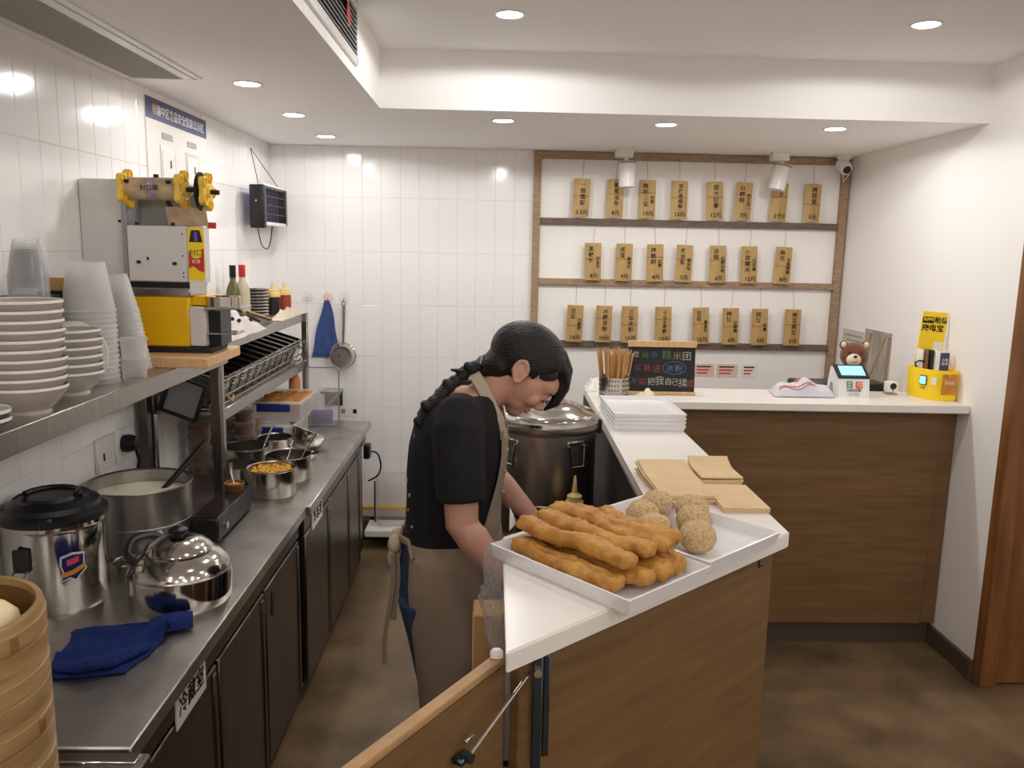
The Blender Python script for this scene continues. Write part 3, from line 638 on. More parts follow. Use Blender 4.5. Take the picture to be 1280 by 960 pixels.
dm = tomesh('steel_dish', B().lathe([(0, 0), (.05, 0), (.062, .009), (.064, .012), (.058, .011), (.048, .003), (0, .003)], seg=24), m_steel_pol)
for k in range(9):
    o = bpy.data.objects.new('steel_dish', dm); C.objects.link(o); o.location = (-1.165, 4.075, ZT+k*.0155); tag(o, 'thin steel dish in the stack behind the squeeze bottles, '+nth(k), 'dish', G)
def sheet(name, mat, label, cat, fn, nu=16, nv=12, th=.002): return one(name, B().grid(fn, nu, nv).solid(th), mat, label, cat)
def crum(x, y, z, sx, sy, h, seed, nu=20, nv=14, w=.02):
    def f(u, v):
        e = min(u, 1-u, v, 1-v)*4; e = min(1, e)
        n = noise.fractal(Vector((u*5+seed, v*5, seed)), 1, 2, 3)
        return Vector((x+(u-.5)*sx+w*noise.noise(Vector((v*3, seed, 0))), y+(v-.5)*sy+w*noise.noise(Vector((u*3, seed, 4))), z+max(.001, e*h*(.6+.5*n))+.001))
    return f
m_bagw = M('white_printed_bag', (206, 198, 194), .45, bump=(20, .5))
bgs = one('plastic_bag', B().grid(crum(-1.06, 3.23, ZT, .22, .46, .12, 3.1), 24, 22).solid(.0015), m_bagw, 'crumpled white plastic bag with dark print on the rack top', 'bag')
for k in range(7):
    obj('print_mark', B().ell((-1.0+.015*math.sin(k*2.3), 3.08+k*.045, ZT+.055+.02*math.sin(k)), (.008, .008, .008), u=8, v=6), m_ink, bgs)
for k in range(10):
    one('skewer_handle', B().tube([(-1.2685, 3.535+.024*k, ZT+.115-.004*(k % 4)), (-1.055-.012*(k % 3), 3.515+.024*k, ZT+.0055)], .0055, 6), m_black, 'black handled kitchen tool leaning on the tiles beside the bag', 'utensil', 'black handled tools on the rack top')
for k in range(3):
    one('tongs', B().tube([(-1.03+.015*k, 3.4, ZT+.075), (-1.0+.012*k, 3.62, ZT+.03), (-1.03+.01*k, 3.75, ZT+.012)], .005, 6), m_rubber if k % 2 else m_bamboo, ('yellow handled', 'black slim', 'tan handled')[k]+' tongs lying over the rack edge', 'tongs')
one('cloth_bag', B().grid(crum(-1.008, 4.07, ZT+.0015, .06, .50, .05, 7.7, w=.004), 12, 22).solid(.002), M('cream_cloth', (212, 200, 182), .7, bump=(12, .4)), 'cream cloth bag lying along the end of the rack top', 'bag')
one('steel_lid', B().lathe([(0, .03), (.06, .028), (.062, 0), (.058, 0)], (-1.13, 3.35, ZT+.09), 26), m_steel_pol, 'round steel sieve lying on the bag beside the sealing machine', 'sieve') if False else None
# ------------------------------------------------------------------ wall things, left
t = thing('food_safety_board', 'white certificate board with a blue title strip on the tiled wall', 'sign', (XL, 3.42, 1.8))
obj('panel', B().bx(XL-.001, XL+.005, 3.11, 3.74, 1.80, 2.275, .001), m_paper, t)
st = obj('title_strip', B().bx(XL+.005, XL+.0065, 3.11, 3.74, 2.195, 2.272), m_navy, t)
txt('渝中区食品安全信息公示栏', .042, m_whiteink, st, at(XL+.0073, 3.455, 2.23) @ FACE_RIGHT, bold=.0006)
obj('emblem', B().tube([(XL+.0064, 3.185, 2.232), (XL+.0078, 3.185, 2.232)], .02, 18), M('tan_emblem', (186, 150, 124), .5), st)
for y, h in ((3.30, .15), (3.56, .12)):
    pk = obj('certificate_pocket', B().bx(XL+.005, XL+.008, y-.075, y+.075, 2.10-h, 2.11, .001), M('pale_pocket', (206, 204, 206), .25), t)
    obj('certificate', B().bx(XL+.008, XL+.0095, y-.06, y+.06, 2.11-h, 2.095), m_paper, pk)
    obj('caption', B().bx(XL+.005, XL+.0075, y-.05, y+.05, 2.135, 2.158), m_greymetal, t)
    obj('mark', B().bx(XL+.0095, XL+.0105, y+.01, y+.022, 2.03, 2.06), m_rubber, pk)
t = thing('insect_killer', 'black electric insect killer lamp hung on the tiled wall', 'insect killer', (-1.22, 4.42, 1.83))
obj('housing', B().bx(-1.225, -1.150, 4.20, 4.245, 1.825, 2.04, .008, 2).bx(-1.225, -1.165, 4.245, 4.70, 1.845, 1.862, .003).bx(-1.225, -1.165, 4.245, 4.70, 2.025, 2.04, .003).bx(-1.225, -1.16, 4.66, 4.70, 1.845, 2.04, .005), m_black, t)
obj('white_trim', B().bx(-1.175, -1.158, 4.25, 4.66, 1.84, 1.858, .003).bx(-1.2, -1.165, 4.25, 4.66, 2.038, 2.05, .003), m_white, t)
obj('uv_panel', B().bx(-1.225, -1.195, 4.25, 4.66, 1.862, 2.025), m_uv, t)
for k in range(13): y = 4.265+k*.032; obj('grid_wire', B().tube([(-1.17, y, 1.858), (-1.17, y, 2.03)], .003, 5), m_black, t)
for z in (1.90, 1.945, 1.99): obj('grid_bar', B().tube([(-1.168, 4.245, z), (-1.168, 4.66, z)], .0035, 5), m_black, t)
obj('switch', B().tube([(-1.19, 4.196, 1.96), (-1.19, 4.2, 1.96)], .005, 8), m_steel, t)
obj('hanging_chain', B().tube([(-1.19, 4.25, 2.04), (-1.268, 4.4, 2.235), (-1.19, 4.64, 2.05)], .002, 5), m_rubber, t)
obj('power_cord', B().tube(cr([(-1.2, 4.25, 1.83), (-1.22, 4.38, 1.745), (-1.215, 4.47, 1.72), (-1.21, 4.52, 1.76), (-1.2, 4.53, 1.845)]), .003, 6), m_black, t)
t = thing('wall_socket', 'white wall socket with a black plug above the steel pot', 'socket', (XL, 2.66, 1.0))
obj('face_plate', B().bx(XL-.002, XL+.012, 2.585, 2.70, 1.0, 1.112, .004), m_white, t)
obj('socket_holes', B().bx(XL+.0115, XL+.0125, 2.62, 2.632, 1.035, 1.06), m_black, t)
obj('face_plate', B().bx(XL-.002, XL+.012, 2.715, 2.83, 1.0, 1.112, .004), m_white, t)
pg = obj('plug', B().lathe([(.03, 0), (.032, .02), (.024, .045), (0, .05)], (XL+.012, 2.77, 1.06), 18, RY(math.pi/2)), m_black, t)
obj('cord', B().tube([(XL+.05, 2.77, 1.05), (XL+.06, 2.775, 1.0), (XL+.04, 2.78, .9), (XL+.03, 2.8, .81)], .006), m_black, pg)
# ------------------------------------------------------------------ back wall hooks, towel, saucepan
for x, col, nm in ((-1.072, m_white, 'round white adhesive hook above the rack corner'), (-.955, M('pink_hook', (240, 206, 200), .3), 'round pink adhesive hook holding the blue cloth'), (-.863, m_clear, 'round clear adhesive hook holding the saucepan')):
    z = 1.452 if x < -.99 else 1.45
    t = thing('adhesive_hook', nm, 'hook', (x, YB, z))
    obj('pad', B().lathe([(0, .004), (.028, .003), (.03, 0), (.03, -.004)], (x, YB-.002, z), 20, RX(math.pi/2)), col, t)
    obj('hook', B().tube([(x, YB-.004, z), (x, YB-.02, z-.012), (x, YB-.03, z-.028), (x, YB-.036, z-.012)], .003, 6), m_chrome, t)
def tw(u, v):
    w = .012+.075*v**.8; a = (u-.5)*2
    return Vector((-.958+a*w-.012*v+.004*math.sin(v*9), YB-.010-.023*(1-v)**3-.004*math.cos(u*14)*v-.002*math.sin(u*7+2*v), 1.433-.335*v-.03*abs(a)*v*(a > 0)))
sheet('hanging_cloth', m_blue2, 'faded blue cloth hanging from the pink wall hook', 'cloth', tw, 22, 16)
one('cloth_fold', B().grid(lambda u, v: Vector((-.985+(u-.5)*.05-.01*v, YB-.055-.006*math.sin(u*6), 1.39-.22*v)), 8, 8).solid(.003), m_blue2, 'folded over flap of the faded blue hanging cloth', 'cloth') if False else None
t = thing('saucepan', 'small steel saucepan hanging by its long handle on the back tiles', 'saucepan', (-.865, YB-.05, 1.05))
obj('pan_body', B().lathe([(0, .062), (.062, .06), (.07, .05), (.073, 0), (.076, -.002), (.074, -.004), (.068, 0), (.066, .045), (0, .052)], (-.872, YB-.026, 1.112), 30, RX(math.pi/2)), m_steel_pol, t)
obj('base_ring', B().lathe([(.02, .0625), (.045, .0625), (.045, .0632), (.02, .0632)], (-.872, YB-.026, 1.112), 24, RX(math.pi/2)), m_alu, t)
obj('handle', B().tube([(-.868, YB-.03, 1.185), (-.864, YB-.025, 1.30), (-.862, YB-.022, 1.405)], [.007, .009, .011], 8, flat=.6), m_steel, t)
obj('handle_eye', B().tube([Vector((-.862+.011*math.cos(a), YB-.024, 1.414+.013*math.sin(a))) for a in [2*math.pi*k/12 for k in range(12)]], .0028, 6, closed=True), m_steel, t)
t = thing('wall_bracket', 'small steel corner bracket shelf on the back tiles above the counter', 'bracket', (-.93, YB-.05, .86))
obj('arm', B().bx(-.985, -.875, YB-.13, YB, .90, .915, .002), m_steel, t); obj('brace', B().tube([(-.88, YB-.1, .90), (-.955, YB-.06, .82)], .008, 6), m_steel, t); obj('plate', B().bx(-.985, -.88, YB-.008, YB, .81, .9), m_steel_dk, t)
one('cleaning_roll', B().tube([(-.974, 4.36, .8305), (-.86, 4.37, .8305)], .035, 18), m_purple, 'purple plastic roll lying at the far end of the counter', 'roll')
t = thing('wall_label', 'small white printed label on the back tiles above the counter', 'label', (-.85, YB, .8))
obj('sheet', B().bx(-.905, -.79, YB-.003, YB+.001, .742, .796), m_paper, t); obj('print', B().bx(-.89, -.865, YB-.004, YB-.003, .762, .788), m_greymetal, t); obj('print', B().bx(-.82, -.798, YB-.004, YB-.003, .762, .788), m_ink, t)
# floor at the far end
t = thing('plastic_bin', 'translucent white plastic tub with a violet edge on the back ledge', 'tub', (-.56, YB-.14, .126))
obj('tub_wall', B().bx(-.665, -.46, YB-.2, YB-.06, .126, .43, .03, 3), m_tub, t); obj('violet_edge', B().bx(-.672, -.664, YB-.19, YB-.17, .15, .4, .002), m_purple, t)
one('floor_ledge', B().bx(-.72, .18, YB-.26, YB-.012, .085, .125, .006), m_tile, 'low white tiled ledge along the back wall', 'ledge')
one('gas_pipe', B().tube([(-.78, YB-.06, .2), (-.46, YB-.06, .205)], .014, 10), m_pipe, 'yellow gas pipe running above the back ledge', 'pipe')
# ================================================================== THINGS ON THE LEFT COUNTER
def pot(x, y, z, r, h, label, fill=None, fh=.8, name='steel_pot', ears=0):
    t = thing(name, label, 'pot', (x, y, z))
    obj('pot_wall', B().lathe([(0, 0), (r*.95, 0), (r, .008), (r, h-.004), (r*1.035, h), (r*1.03, h+.003), (r*.97, h-.001), (r*.965, .01), (0, .006)], seg=36), m_pot, t, True)
    if fill: obj('contents', B().lathe([(0, h*fh+.006), (r*.6, h*fh+.004), (r*.962, h*fh-.003), (r*.9, h*fh-.02)], seg=30), fill, t, True)
    if fill is m_egg:
        for q in range(90):
            a_ = random.random()*6.283; d_ = r*.86*math.sqrt(random.random()); obj('egg_crumb', B().box((d_*math.cos(a_), d_*math.sin(a_), h*fh+.004), (.016, .012, .009), rot=Matrix.Rotation(random.random()*3, 3, Vector((random.random(), random.random(), 1)).normalized())), fill, t, True)
    return t
tk = thing('insulated_urn', 'tall steel insulated urn with a black lid and blue badge', 'urn', (-1.143, 2.085, ZK))
r = .122
obj('urn_body', B().lathe([(0, 0), (r*.97, 0), (r, .008), (r, .215), (r*1.01, .222), (r*1.03, .225), (r*1.03, .236), (r*1.0, .24), (0, .24)], seg=44), m_steel_pol, tk, True)
ld = obj('lid', B().lathe([(r*1.06, .236), (r*1.07, .243), (r*1.06, .252), (r*.93, .262), (r*.9, .275), (r*.74, .288), (r*.72, .284), (r*.5, .281), (r*.46, .290), (0, .292)], seg=44), m_black, tk, True)
obj('lid_clamp', B().box((r*.35, -r*.98, .25), (.03, .02, .028), .35, .004), m_black, ld, True)
obj('lid_handle', B().tube([Vector((r*.55*math.cos(a)-.005, r*.55*math.sin(a), .291)) for a in [math.pi*k/8 for k in range(9)]], .008, 8), m_black, ld, True)
hq = obj('side_handle', B().box((-.02, -r-.004, .155), (.04, .012, .06), 0, .003), m_rubber, tk, True); obj('grip', B().tube([(-.035, -r-.008, .13), (-.035, -r-.03, .12), (-.005, -r-.03, .12), (-.005, -r-.008, .13)], .004, 6), m_steel_pol, hq, True)
bd = B(); a0 = -math.pi/2+.78
def onurn(u, v, d=.0012): a = a0+u/r; return Vector(((r+d)*math.cos(a), (r+d)*math.sin(a), v))
shape = [(-.028, .158), (.0, .165), (.03, .16), (.028, .135), (.034, .115), (.016, .10), (.006, .088), (-.01, .098), (-.032, .09), (-.024, .115), (-.03, .135)]
bd.loft([[onurn(u, v, .0005) for u, v in shape], [onurn(u, v, .0016) for u, v in shape]])
bo = obj('badge_sticker', bd, M('pale_badge_edge', (206, 206, 214), .3), tk, True, False)
bd = B(); sh2 = [(u*.86, .128+(v-.128)*.86) for u, v in shape]; bd.loft([[onurn(u, v, .0016) for u, v in sh2], [onurn(u, v, .0024) for u, v in sh2]]); obj('badge_field', bd, M('badge_navy', (38, 40, 84), .3), bo, True, False)
for c, v0, v1, w, dz in ((M('badge_gold', (206, 140, 40), .3), .108, .12, .029, .012), (M('badge_pink', (206, 70, 110), .3), .135, .15, .014, .004)):
    bd = B(); q = [(-w, v0-dz*.5), (0, v0), (w, v0+dz), (w, v1+dz), (0, v1), (-w, v1-dz*.5)]; bd.loft([[onurn(u, v, .0022) for u, v in q], [onurn(u, v, .0032) for u, v in q]]); obj('badge_band', bd, c, bo, True, False)
mp_ = pot(-1.098, 2.5, ZK, .152, .205, 'wide aluminium pot of soy milk against the tiled wall', m_milk, .82, 'soup_pot')
for ch in mp_.children:
    if ch.name.startswith('pot_wall'): ch.data.materials[0] = m_alu
hq = obj('side_grip', B().tube(cr([(-.13, -.075, .175), (-.165, -.10, .185), (-.14, -.135, .185), (-.10, -.115, .175)]), .009, 8), m_black, mp_, True)
obj('rivet_band', B().lathe([(.1525, .09), (.1535, .092), (.1525, .094)], seg=36), m_alu, mp_, True)
t = thing('soup_ladle', 'black handled ladle resting in the soy milk pot', 'ladle', (-1.04, 2.56, .95))
obj('handle', B().tube([(-1.05, 2.52, .955), (-1.0, 2.64, 1.03), (-.965, 2.72, 1.085)], [.008, .01, .008], 8), m_black, t)
obj('scoop', B().ell((-1.06, 2.5, .945), (.035, .035, .02)), m_steel_pol, t)
t = thing('induction_cooker', 'black box shaped cooker between the soy milk pot and steel pots', 'cooker', (-.92, 2.68, ZK))
obj('casing', B().bx(-.945, -.858, 2.50, 2.86, ZK+.006, .885, .006), m_black, t); obj('glass_top', B().bx(-.94, -.862, 2.505, 2.855, .885, .889), m_soy, t)
for y in (2.53, 2.83): obj('foot', B().bx(-.94, -.863, y-.01, y+.01, ZK, ZK+.006), m_rubber, t)
obj('control_knob', B().lathe([(.012, 0), (.012, .01), (0, .011)], (-.858, 2.56, .845), 14, RY(math.pi/2)), m_steel_pol, t)
t = thing('seasoning_jar', 'brown rimmed seasoning jar with a spoon on the black cooker', 'jar', (-.905, 2.8, .889))
obj('jar_wall', B().lathe([(0, 0), (.03, 0), (.034, .02), (.036, .026), (.034, .028), (.03, .026), (.03, .02)], (-.9, 2.8, .889), 22), m_steam_dk, t); obj('seasoning', B().lathe([(0, .024), (.031, .02)], (-.9, 2.8, .889), 20), m_orange, t); obj('spoon', B().tube([(-.9, 2.8, .91), (-.913, 2.81, .95), (-.915, 2.815, .985)], [.003, .004, .006], 6), m_steel_pol, t)
# kettle
t = thing('kettle', 'round stainless steel kettle with a black knob near the counter edge', 'kettle', (-.828, 2.10, ZK))
r = .132
obj('kettle_body', B().lathe([(0, 0), (r*.96, 0), (r*.99, .01), (r, .03), (r, .088), (r*.985, .094), (r*.93, .112), (r*.8, .128), (r*.64, .138), (r*.6, .14), (0, .14)], seg=48), m_steel_pol, t, True)
obj('seam', B().lathe([(r*1.0, .086), (r*1.012, .089), (r*.995, .093)], seg=48), m_steel, t, True)
ld = obj('lid', B().lathe([(r*.63, .138), (r*.66, .143), (r*.64, .148), (r*.5, .163), (r*.3, .173), (0, .176)], seg=40), m_steel_pol, t, True)
obj('knob', B().lathe([(.01, .174), (.012, .182), (.024, .187), (.025, .194), (.014, .2), (0, .201)], seg=20), m_black, ld, True)
obj('spout', B().tube([(-.07, .09, .08), (-.1, .12, .11), (-.115, .14, .13)], [.028, .02, .016], 12), m_steel_pol, t, True)
obj('handle', B().tube(cr([(-.085, -.06, .118), (-.118, -.045, .14), (-.125, .01, .158), (-.1, .07, .15), (-.07, .1, .125)]), .011, 8), m_black, t, True)
pot(-1.035, 2.265, ZK, .045, .035, 'shallow steel bowl tucked between the urn and kettle', None, 0, 'small_bowl')
# blue towel, folded
tl = thing('blue_towel', 'bright blue cleaning towel spread on the counter edge', 'towel', (-.88, 1.83, ZK))
P00, P10, P11, P01 = Vector((-1.01, 1.90)), Vector((-.955, 1.665)), Vector((-.80, 1.70)), Vector((-.76, 1.968))
def tf(u, v):
    a = P00.lerp(P10, u); bq = P01.lerp(P11, u); p = a.lerp(bq, v)
    n = noise.fractal(Vector((u*3.1, v*3.3, 1.7)), 1, 2, 3)
    rid = .02*math.exp(-((u-.15-.2*v)/.07)**2)*(.4+v) + .016*math.exp(-((u-.62+.25*v)/.06)**2)
    return Vector((p.x+.01*n, p.y+.008*n, ZK+.006+rid+.006*abs(n)))
obj('lower_layer', B().grid(tf, 26, 26).solid(.004), m_blue, tl)
def tf2(u, v):
    q = Vector((-.83, 1.90)).lerp(Vector((-.74, 1.945)), v); w = (u-.5)*2
    d = Vector((.35, -.94))
    return Vector((q.x+d.x*w*.035, q.y+d.y*w*.035, ZK+.008+.03*math.sqrt(max(0, 1-w*w))*(.7+.3*math.sin(v*3))+.002*noise.noise(Vector((u*9, v*9, 0)))))
obj('rolled_end', B().grid(tf2, 14, 10).solid(.004), m_blue, tl)
obj('front_fold', B().tube([(-.955, 1.70, ZK+.014), (-.9, 1.695, ZK+.02), (-.84, 1.72, ZK+.02), (-.79, 1.80, ZK+.018)], [.008, .014, .014, .009], 10, flat=1.5), m_blue, tl)
# steel pots
pot(-.838, 3.06, ZK-.004, .09, .105, 'steel pot filled with chopped yellow egg at the counter edge', m_egg, .86)
pot(-.83, 3.285, ZK-.004, .092, .1, 'empty steel pot behind the egg pot with a spoon inside', m_soy, .3)
pot(-1.01, 3.17, ZK-.004, .088, .085, 'dark steel pot between the egg pot and the black cooker', m_soy, .35)
pot(-1.03, 3.37, ZK-.004, .095, .11, 'dark steel pot below the rack beside the sauce tubs', m_soy, .35)
pot(-.952, 3.54, ZK-.004, .075, .11, 'small dark steel pot behind the other pots', m_soy, .4)
def ladle(pts, label, cup=None):
    t = thing('serving_spoon', label, 'spoon', pts[0]); obj('handle', B().tube(pts, [.004]*(len(pts)-1)+[.007], 6, flat=.5), m_chrome, t)
    obj('spoon_bowl', B().ell(pts[0], (.02, .02, .01)), m_steel_pol, t)
ladle([(-.97, 3.33, .84), (-.945, 3.38, .93), (-.92, 3.42, 1.0)], 'long steel spoon leaning in the pot below the rack')
ladle([(-.85, 3.27, .83), (-.83, 3.3, .89), (-.815, 3.32, .945)], 'short steel spoon leaning in the empty pot')
ladle([(-.80, 3.29, .83), (-.77, 3.33, .90), (-.735, 3.37, .965)], 'bright steel spoon leaning over the empty pot rim')
t = thing('mixing_bowl', 'upturned shiny steel bowl tipped behind the egg pot', 'bowl', (-.86, 3.72, ZK))
Rb = RZ(.3) @ RY(.45) @ RX(-.25)
sh_ = obj('bowl_shell', B().lathe([(0, 0), (.045, .002), (.075, .028), (.088, .065), (.094, .067), (.09, .07), (.083, .066), (.07, .03), (.04, .007), (0, .005)], (-.865, 3.73, ZK+.032), 36, Rb), m_steel_pol, t)
sh_.data.transform(at(0, 0, -.004-min(v.co.z for v in sh_.data.vertices)))
obj('inner_bowl', B().lathe([(0, 0), (.03, .002), (.045, .025), (.048, .03), (.043, .027), (.026, .006), (0, .005)], (-.82, 3.585, ZK-.004), 26), m_steel_pol, t)
# tubs with brown sauce
G = 'sauce tubs stacked below the rack'
def tub(x, y, z, label):
    t = thing('sauce_tub', label, 'tub', (x, y, z), 0, G)
    obj('tub_wall', B().lathe([(0, 0), (.038, 0), (.047, .05), (.05, .052), (.05, .056), (0, .057)], seg=22), m_tub, t, True)
    obj('sauce', B().lathe([(0, .002), (.0365, .002), (.0445, .042), (0, .043)], seg=20), m_sauce, t, True)
    return t
tp = tub(-1.2, 3.32, ZK-.004, 'round clear tub of brown sauce below the rack, lowest of its stack')
for i in range(3):
    for k in range(4):
        if (i, k) == (0, 0): continue
        dup(tp, (-1.205+.006*((i+k) % 2), 3.32+i*.112, ZK-.004+k*.0575), None, 'round clear tub of brown sauce below the rack, '+nth(k)+(' in its stack' if k else ' of its stack'))
for x_, y_ in ((-1.093, 3.575), (-1.2, 3.66), (-1.098, 3.682)):
    for k in range(4 if x_ < -1.11 or y_ < 3.6 else 3): dup(tp, (x_, y_, ZK-.004+k*.0575), None, 'round clear tub of brown sauce below the rack, '+nth(k)+(' in its stack' if k else ' of its stack'))
# storage boxes
def crate(x0, x1, y0, y1, z0, z1, label, fill=None, latch=True):
    t = thing('storage_box', label, 'box', ((x0+x1)/2, (y0+y1)/2, z0))
    b = B(); b.bx(x0, x1, y0, y1, z0, z1, .012, 2); top = [f for f in b.bm.faces if f.normal.z > .99 and f.calc_center_median().z > z1-.002]; bmesh.ops.delete(b.bm, geom=top, context='FACES'); obj('box_wall', b, m_frost, t)
    obj('rim', B().bx(x0-.006, x1+.006, y0-.006, y0+.004, z1-.01, z1+.003, .002).bx(x0-.006, x1+.006, y1-.004, y1+.006, z1-.01, z1+.003, .002).bx(x1-.004, x1+.006, y0, y1, z1-.01, z1+.003, .002).bx(x0-.006, x0+.004, y0, y1, z1-.01, z1+.003, .002), m_frost, t)
    if latch: obj('latch', B().bx(x0+.03, x1-.05, y0-.014, y0-.004, z1-.045, z1-.006, .003), m_bluelatch, t)
    if fill: obj('food', B().grid(lambda u, v: Vector((x0+.012+(x1-x0-.024)*u, y0+.012+(y1-y0-.024)*v, z1-.012+.025*abs(noise.noise(Vector((u*6, v*6, 3)))))), 16, 16).solid(.01), fill, t)
    return t
crate(-1.14, -.93, 3.80, 4.1, ZK-.004, ZK+.10, 'lower clear storage box with a blue latch under the rack', None)
crate(-1.15, -.91, 3.86, 4.22, ZK+.106, ZK+.20, 'upper clear storage box of orange fried food under the rack', m_orange)
t = thing('box_lid', 'large clear plastic box lid leaning upright at the rack end', 'lid', (-.92, 4.27, ZK))
obj('sheet', B().box((-.892, 4.275, ZK+.155), (.17, .006, .31), bev=.002, rot=RX(-.06) @ RZ(.1)), m_clear, t)
obj('rim', B().tube([RX(-.06) @ RZ(.1) @ Vector((a, 0, c)) + Vector((-.892, 4.272, ZK+.155)) for a, c in ((-.085, -.15), (-.085, .145), (-.075, .155), (.07, .155), (.085, .14), (.085, -.14), (.07, -.155), (-.075, -.155))], .004, 6, closed=True), m_lidrim, t)
t = thing('chili_bottle', 'clear bottle of orange chili sauce under the rack', 'bottle', (-1.03, 4.26, ZK+.0))
obj('bottle_wall', B().lathe([(0, 0), (.03, 0), (.03, .24), (.02, .27), (.012, .28), (0, .285)], (-1.04, 4.28, ZK-.004), 18), M('orange_chili_bottle', (198, 124, 72), .3), t); obj('cap', B().lathe([(.016, .278), (.016, .3), (0, .302)], (-1.04, 4.28, ZK-.004), 14), m_white, t)
# ------------------------------------------------------------------ bamboo steamer
sc = Vector((-.842, 1.185)); r = .146; z = .796
for k in range(5):
    h = .078; lab = ['bottom', 'second', 'third', 'fourth', 'top'][k]
    t = thing('bamboo_steamer', f'round bamboo steamer basket, {lab} of the five in the stack', 'steamer', (sc.x, sc.y, z), k*.9, 'bamboo steamer baskets')
    obj('hoop', B().lathe([(r*.93, 0), (r, 0), (r, h-.004), (r*.985, h), (r*.93, h), (r*.93, 0)], seg=56), m_steam, t, True)
    for z0, z1 in ((0.002, h*.40), (h*.46, h*.80)): obj('outer_band', B().lathe([(r, z0), (r*1.022, z0+.001), (r*1.022, z1-.001), (r, z1)], seg=56), m_steam, t, True)
    for a in (.35, 2.4, 4.5):
        obj('binding', B().box((r*1.024*math.cos(a), r*1.024*math.sin(a), h*.62), (.004, .014, h*.3), a, .001), m_bamboo_dk, t, True)
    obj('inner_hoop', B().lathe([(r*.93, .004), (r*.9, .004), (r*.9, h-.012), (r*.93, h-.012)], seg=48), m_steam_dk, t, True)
    if k == 4:
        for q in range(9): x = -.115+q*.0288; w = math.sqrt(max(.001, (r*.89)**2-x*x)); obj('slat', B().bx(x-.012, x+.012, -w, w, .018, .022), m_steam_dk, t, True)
    z += h
for i, (x, y) in enumerate(((-.787, 1.218), (-.875, 1.125), (-.89, 1.24))):
    one('steamed_bun', B().lathe([(0, 0), (.038, 0), (.05, .014), (.047, .034), (.032, .05), (.01, .056), (0, .054)], (x, y, z-.078+.022), 24), m_bun, 'pale steamed bun inside the top bamboo steamer', 'bun', 'buns in the top steamer')
# ================================================================== CEILING MOUNTED THINGS AT THE BACK
def spot(x, y, tilt, label):
    t = thing('track_spotlight', label, 'spotlight', (x, y, ZL), 0, 'white spotlights before the menu frame')
    obj('mount_box', B().bx(x-.05, x+.045, y-.03, y+.03, ZL-.045, ZL, .004), m_white, t)
    obj('neck', B().tube([(x+.01, y, ZL-.04), (x+.01, y-.01, ZL-.075)], .012, 12), m_white, t)
    R = RY(tilt); c = Vector((x+.015, y-.01, ZL-.062))
    k = obj('lamp_can', B().lathe([(0, 0), (.044, -.002), (.046, -.01), (.046, -.14), (.042, -.142), (.038, -.13), (0, -.128)], c, 30, R), m_white, t)
    obj('grey_ring', B().lathe([(.047, -.004), (.0475, -.012), (.046, -.014)], c, 30, R), m_greymetal, k)
spot(.712, 4.62, -.02, 'white can spotlight before the menu frame, nearer the tiled wall')
spot(1.57, 4.61, .2, 'tilted white can spotlight before the menu frame, nearer the camera dome')
t = thing('security_camera', 'small white security camera in the ceiling corner above the menu frame', 'camera', (1.95, 4.66, ZL))
obj('mount', B().lathe([(0, 0), (.045, 0), (.042, -.012), (.025, -.03), (0, -.032)], (1.95, 4.66, ZL), 20), m_white, t)
hd = obj('camera_head', B().lathe([(0, .04), (.03, .036), (.036, .02), (.036, -.045), (.03, -.055), (0, -.055)], (1.95, 4.645, ZL-.065), 24, RX(math.pi/2+.5)), m_white, t)
obj('lens', B().lathe([(0, 0), (.02, 0), (.022, -.006), (0, -.004)], Vector((1.95, 4.645, ZL-.065)) + RX(math.pi/2+.5) @ Vector((0, 0, .044)), 18, RX(math.pi/2+.5)), m_black, hd)
obj('cable', B().tube([(1.97, 4.66, ZL-.05), (2.0, 4.7, ZL-.1), (1.98, 4.72, ZL-.14), (1.965, 4.70, ZL-.1)], .004, 6), m_white, t)
# notes on the back wall below the third row
for k, (x0, x1, mm) in enumerate(((1.206, 1.325, m_pinkpaper), (1.34, 1.465, m_pinkpaper), (1.488, 1.585, m_paper))):
    t = thing('wall_note', ['pink printed note on the back wall, nearest the chalkboard', 'pink printed note on the back wall, middle one', 'white printed note on the back wall with red and black print'][k], 'note', (x0, YB, 1.02), 0, 'notes on the back wall')
    obj('sheet', B().bx(x0, x1, YB-.0025, YB+.001, 1.02, 1.097), mm, t)
    for j in range(3): obj('print_line', B().bx(x0+.015, x1-.02-.01*j, YB-.0035, YB-.0025, 1.076-j*.019, 1.084-j*.019), (m_ink if j == 0 else m_redink), t)
# poster sheets on the plain side wall
t = thing('alley_poster', 'grey brown photo poster of wooden beams on the side wall', 'poster', (XR, 4.25, 1.05))
obj('sheet', B().bx(XR-.003, XR+.001, 4.10, 4.40, 1.06, 1.36), m_greycard, t)
for y0, z0, y1, z1, w in ((4.38, 1.06, 4.33, 1.34, .03), (4.33, 1.06, 4.16, 1.34, .022), (4.13, 1.06, 4.12, 1.34, .03), (4.38, 1.335, 4.12, 1.345, .02)): obj('printed_beam', B().tube([(XR-.0034, y0, z0), (XR-.0034, y1, z1)], w, 4, flat=.03), M('brown_print', (122, 108, 94), .6) if False else m_frame_dk, t) if False else obj('printed_beam', B().loft([[(XR-.003, y0-w/2, z0), (XR-.003, y0+w/2, z0), (XR-.003, y1+w/2, z1), (XR-.003, y1-w/2, z1)], [(XR-.004, y0-w/2, z0), (XR-.004, y0+w/2, z0), (XR-.004, y1+w/2, z1), (XR-.004, y1-w/2, z1)]]), m_frame, t)
t = thing('faint_poster', 'faint white printed sheet on the side wall by the menu frame', 'poster', (XR, 4.55, 1.2))
obj('sheet', B().bx(XR-.003, XR+.001, 4.41, 4.68, 1.19, 1.335), M('faint_sheet', (206, 200, 194), .6), t)
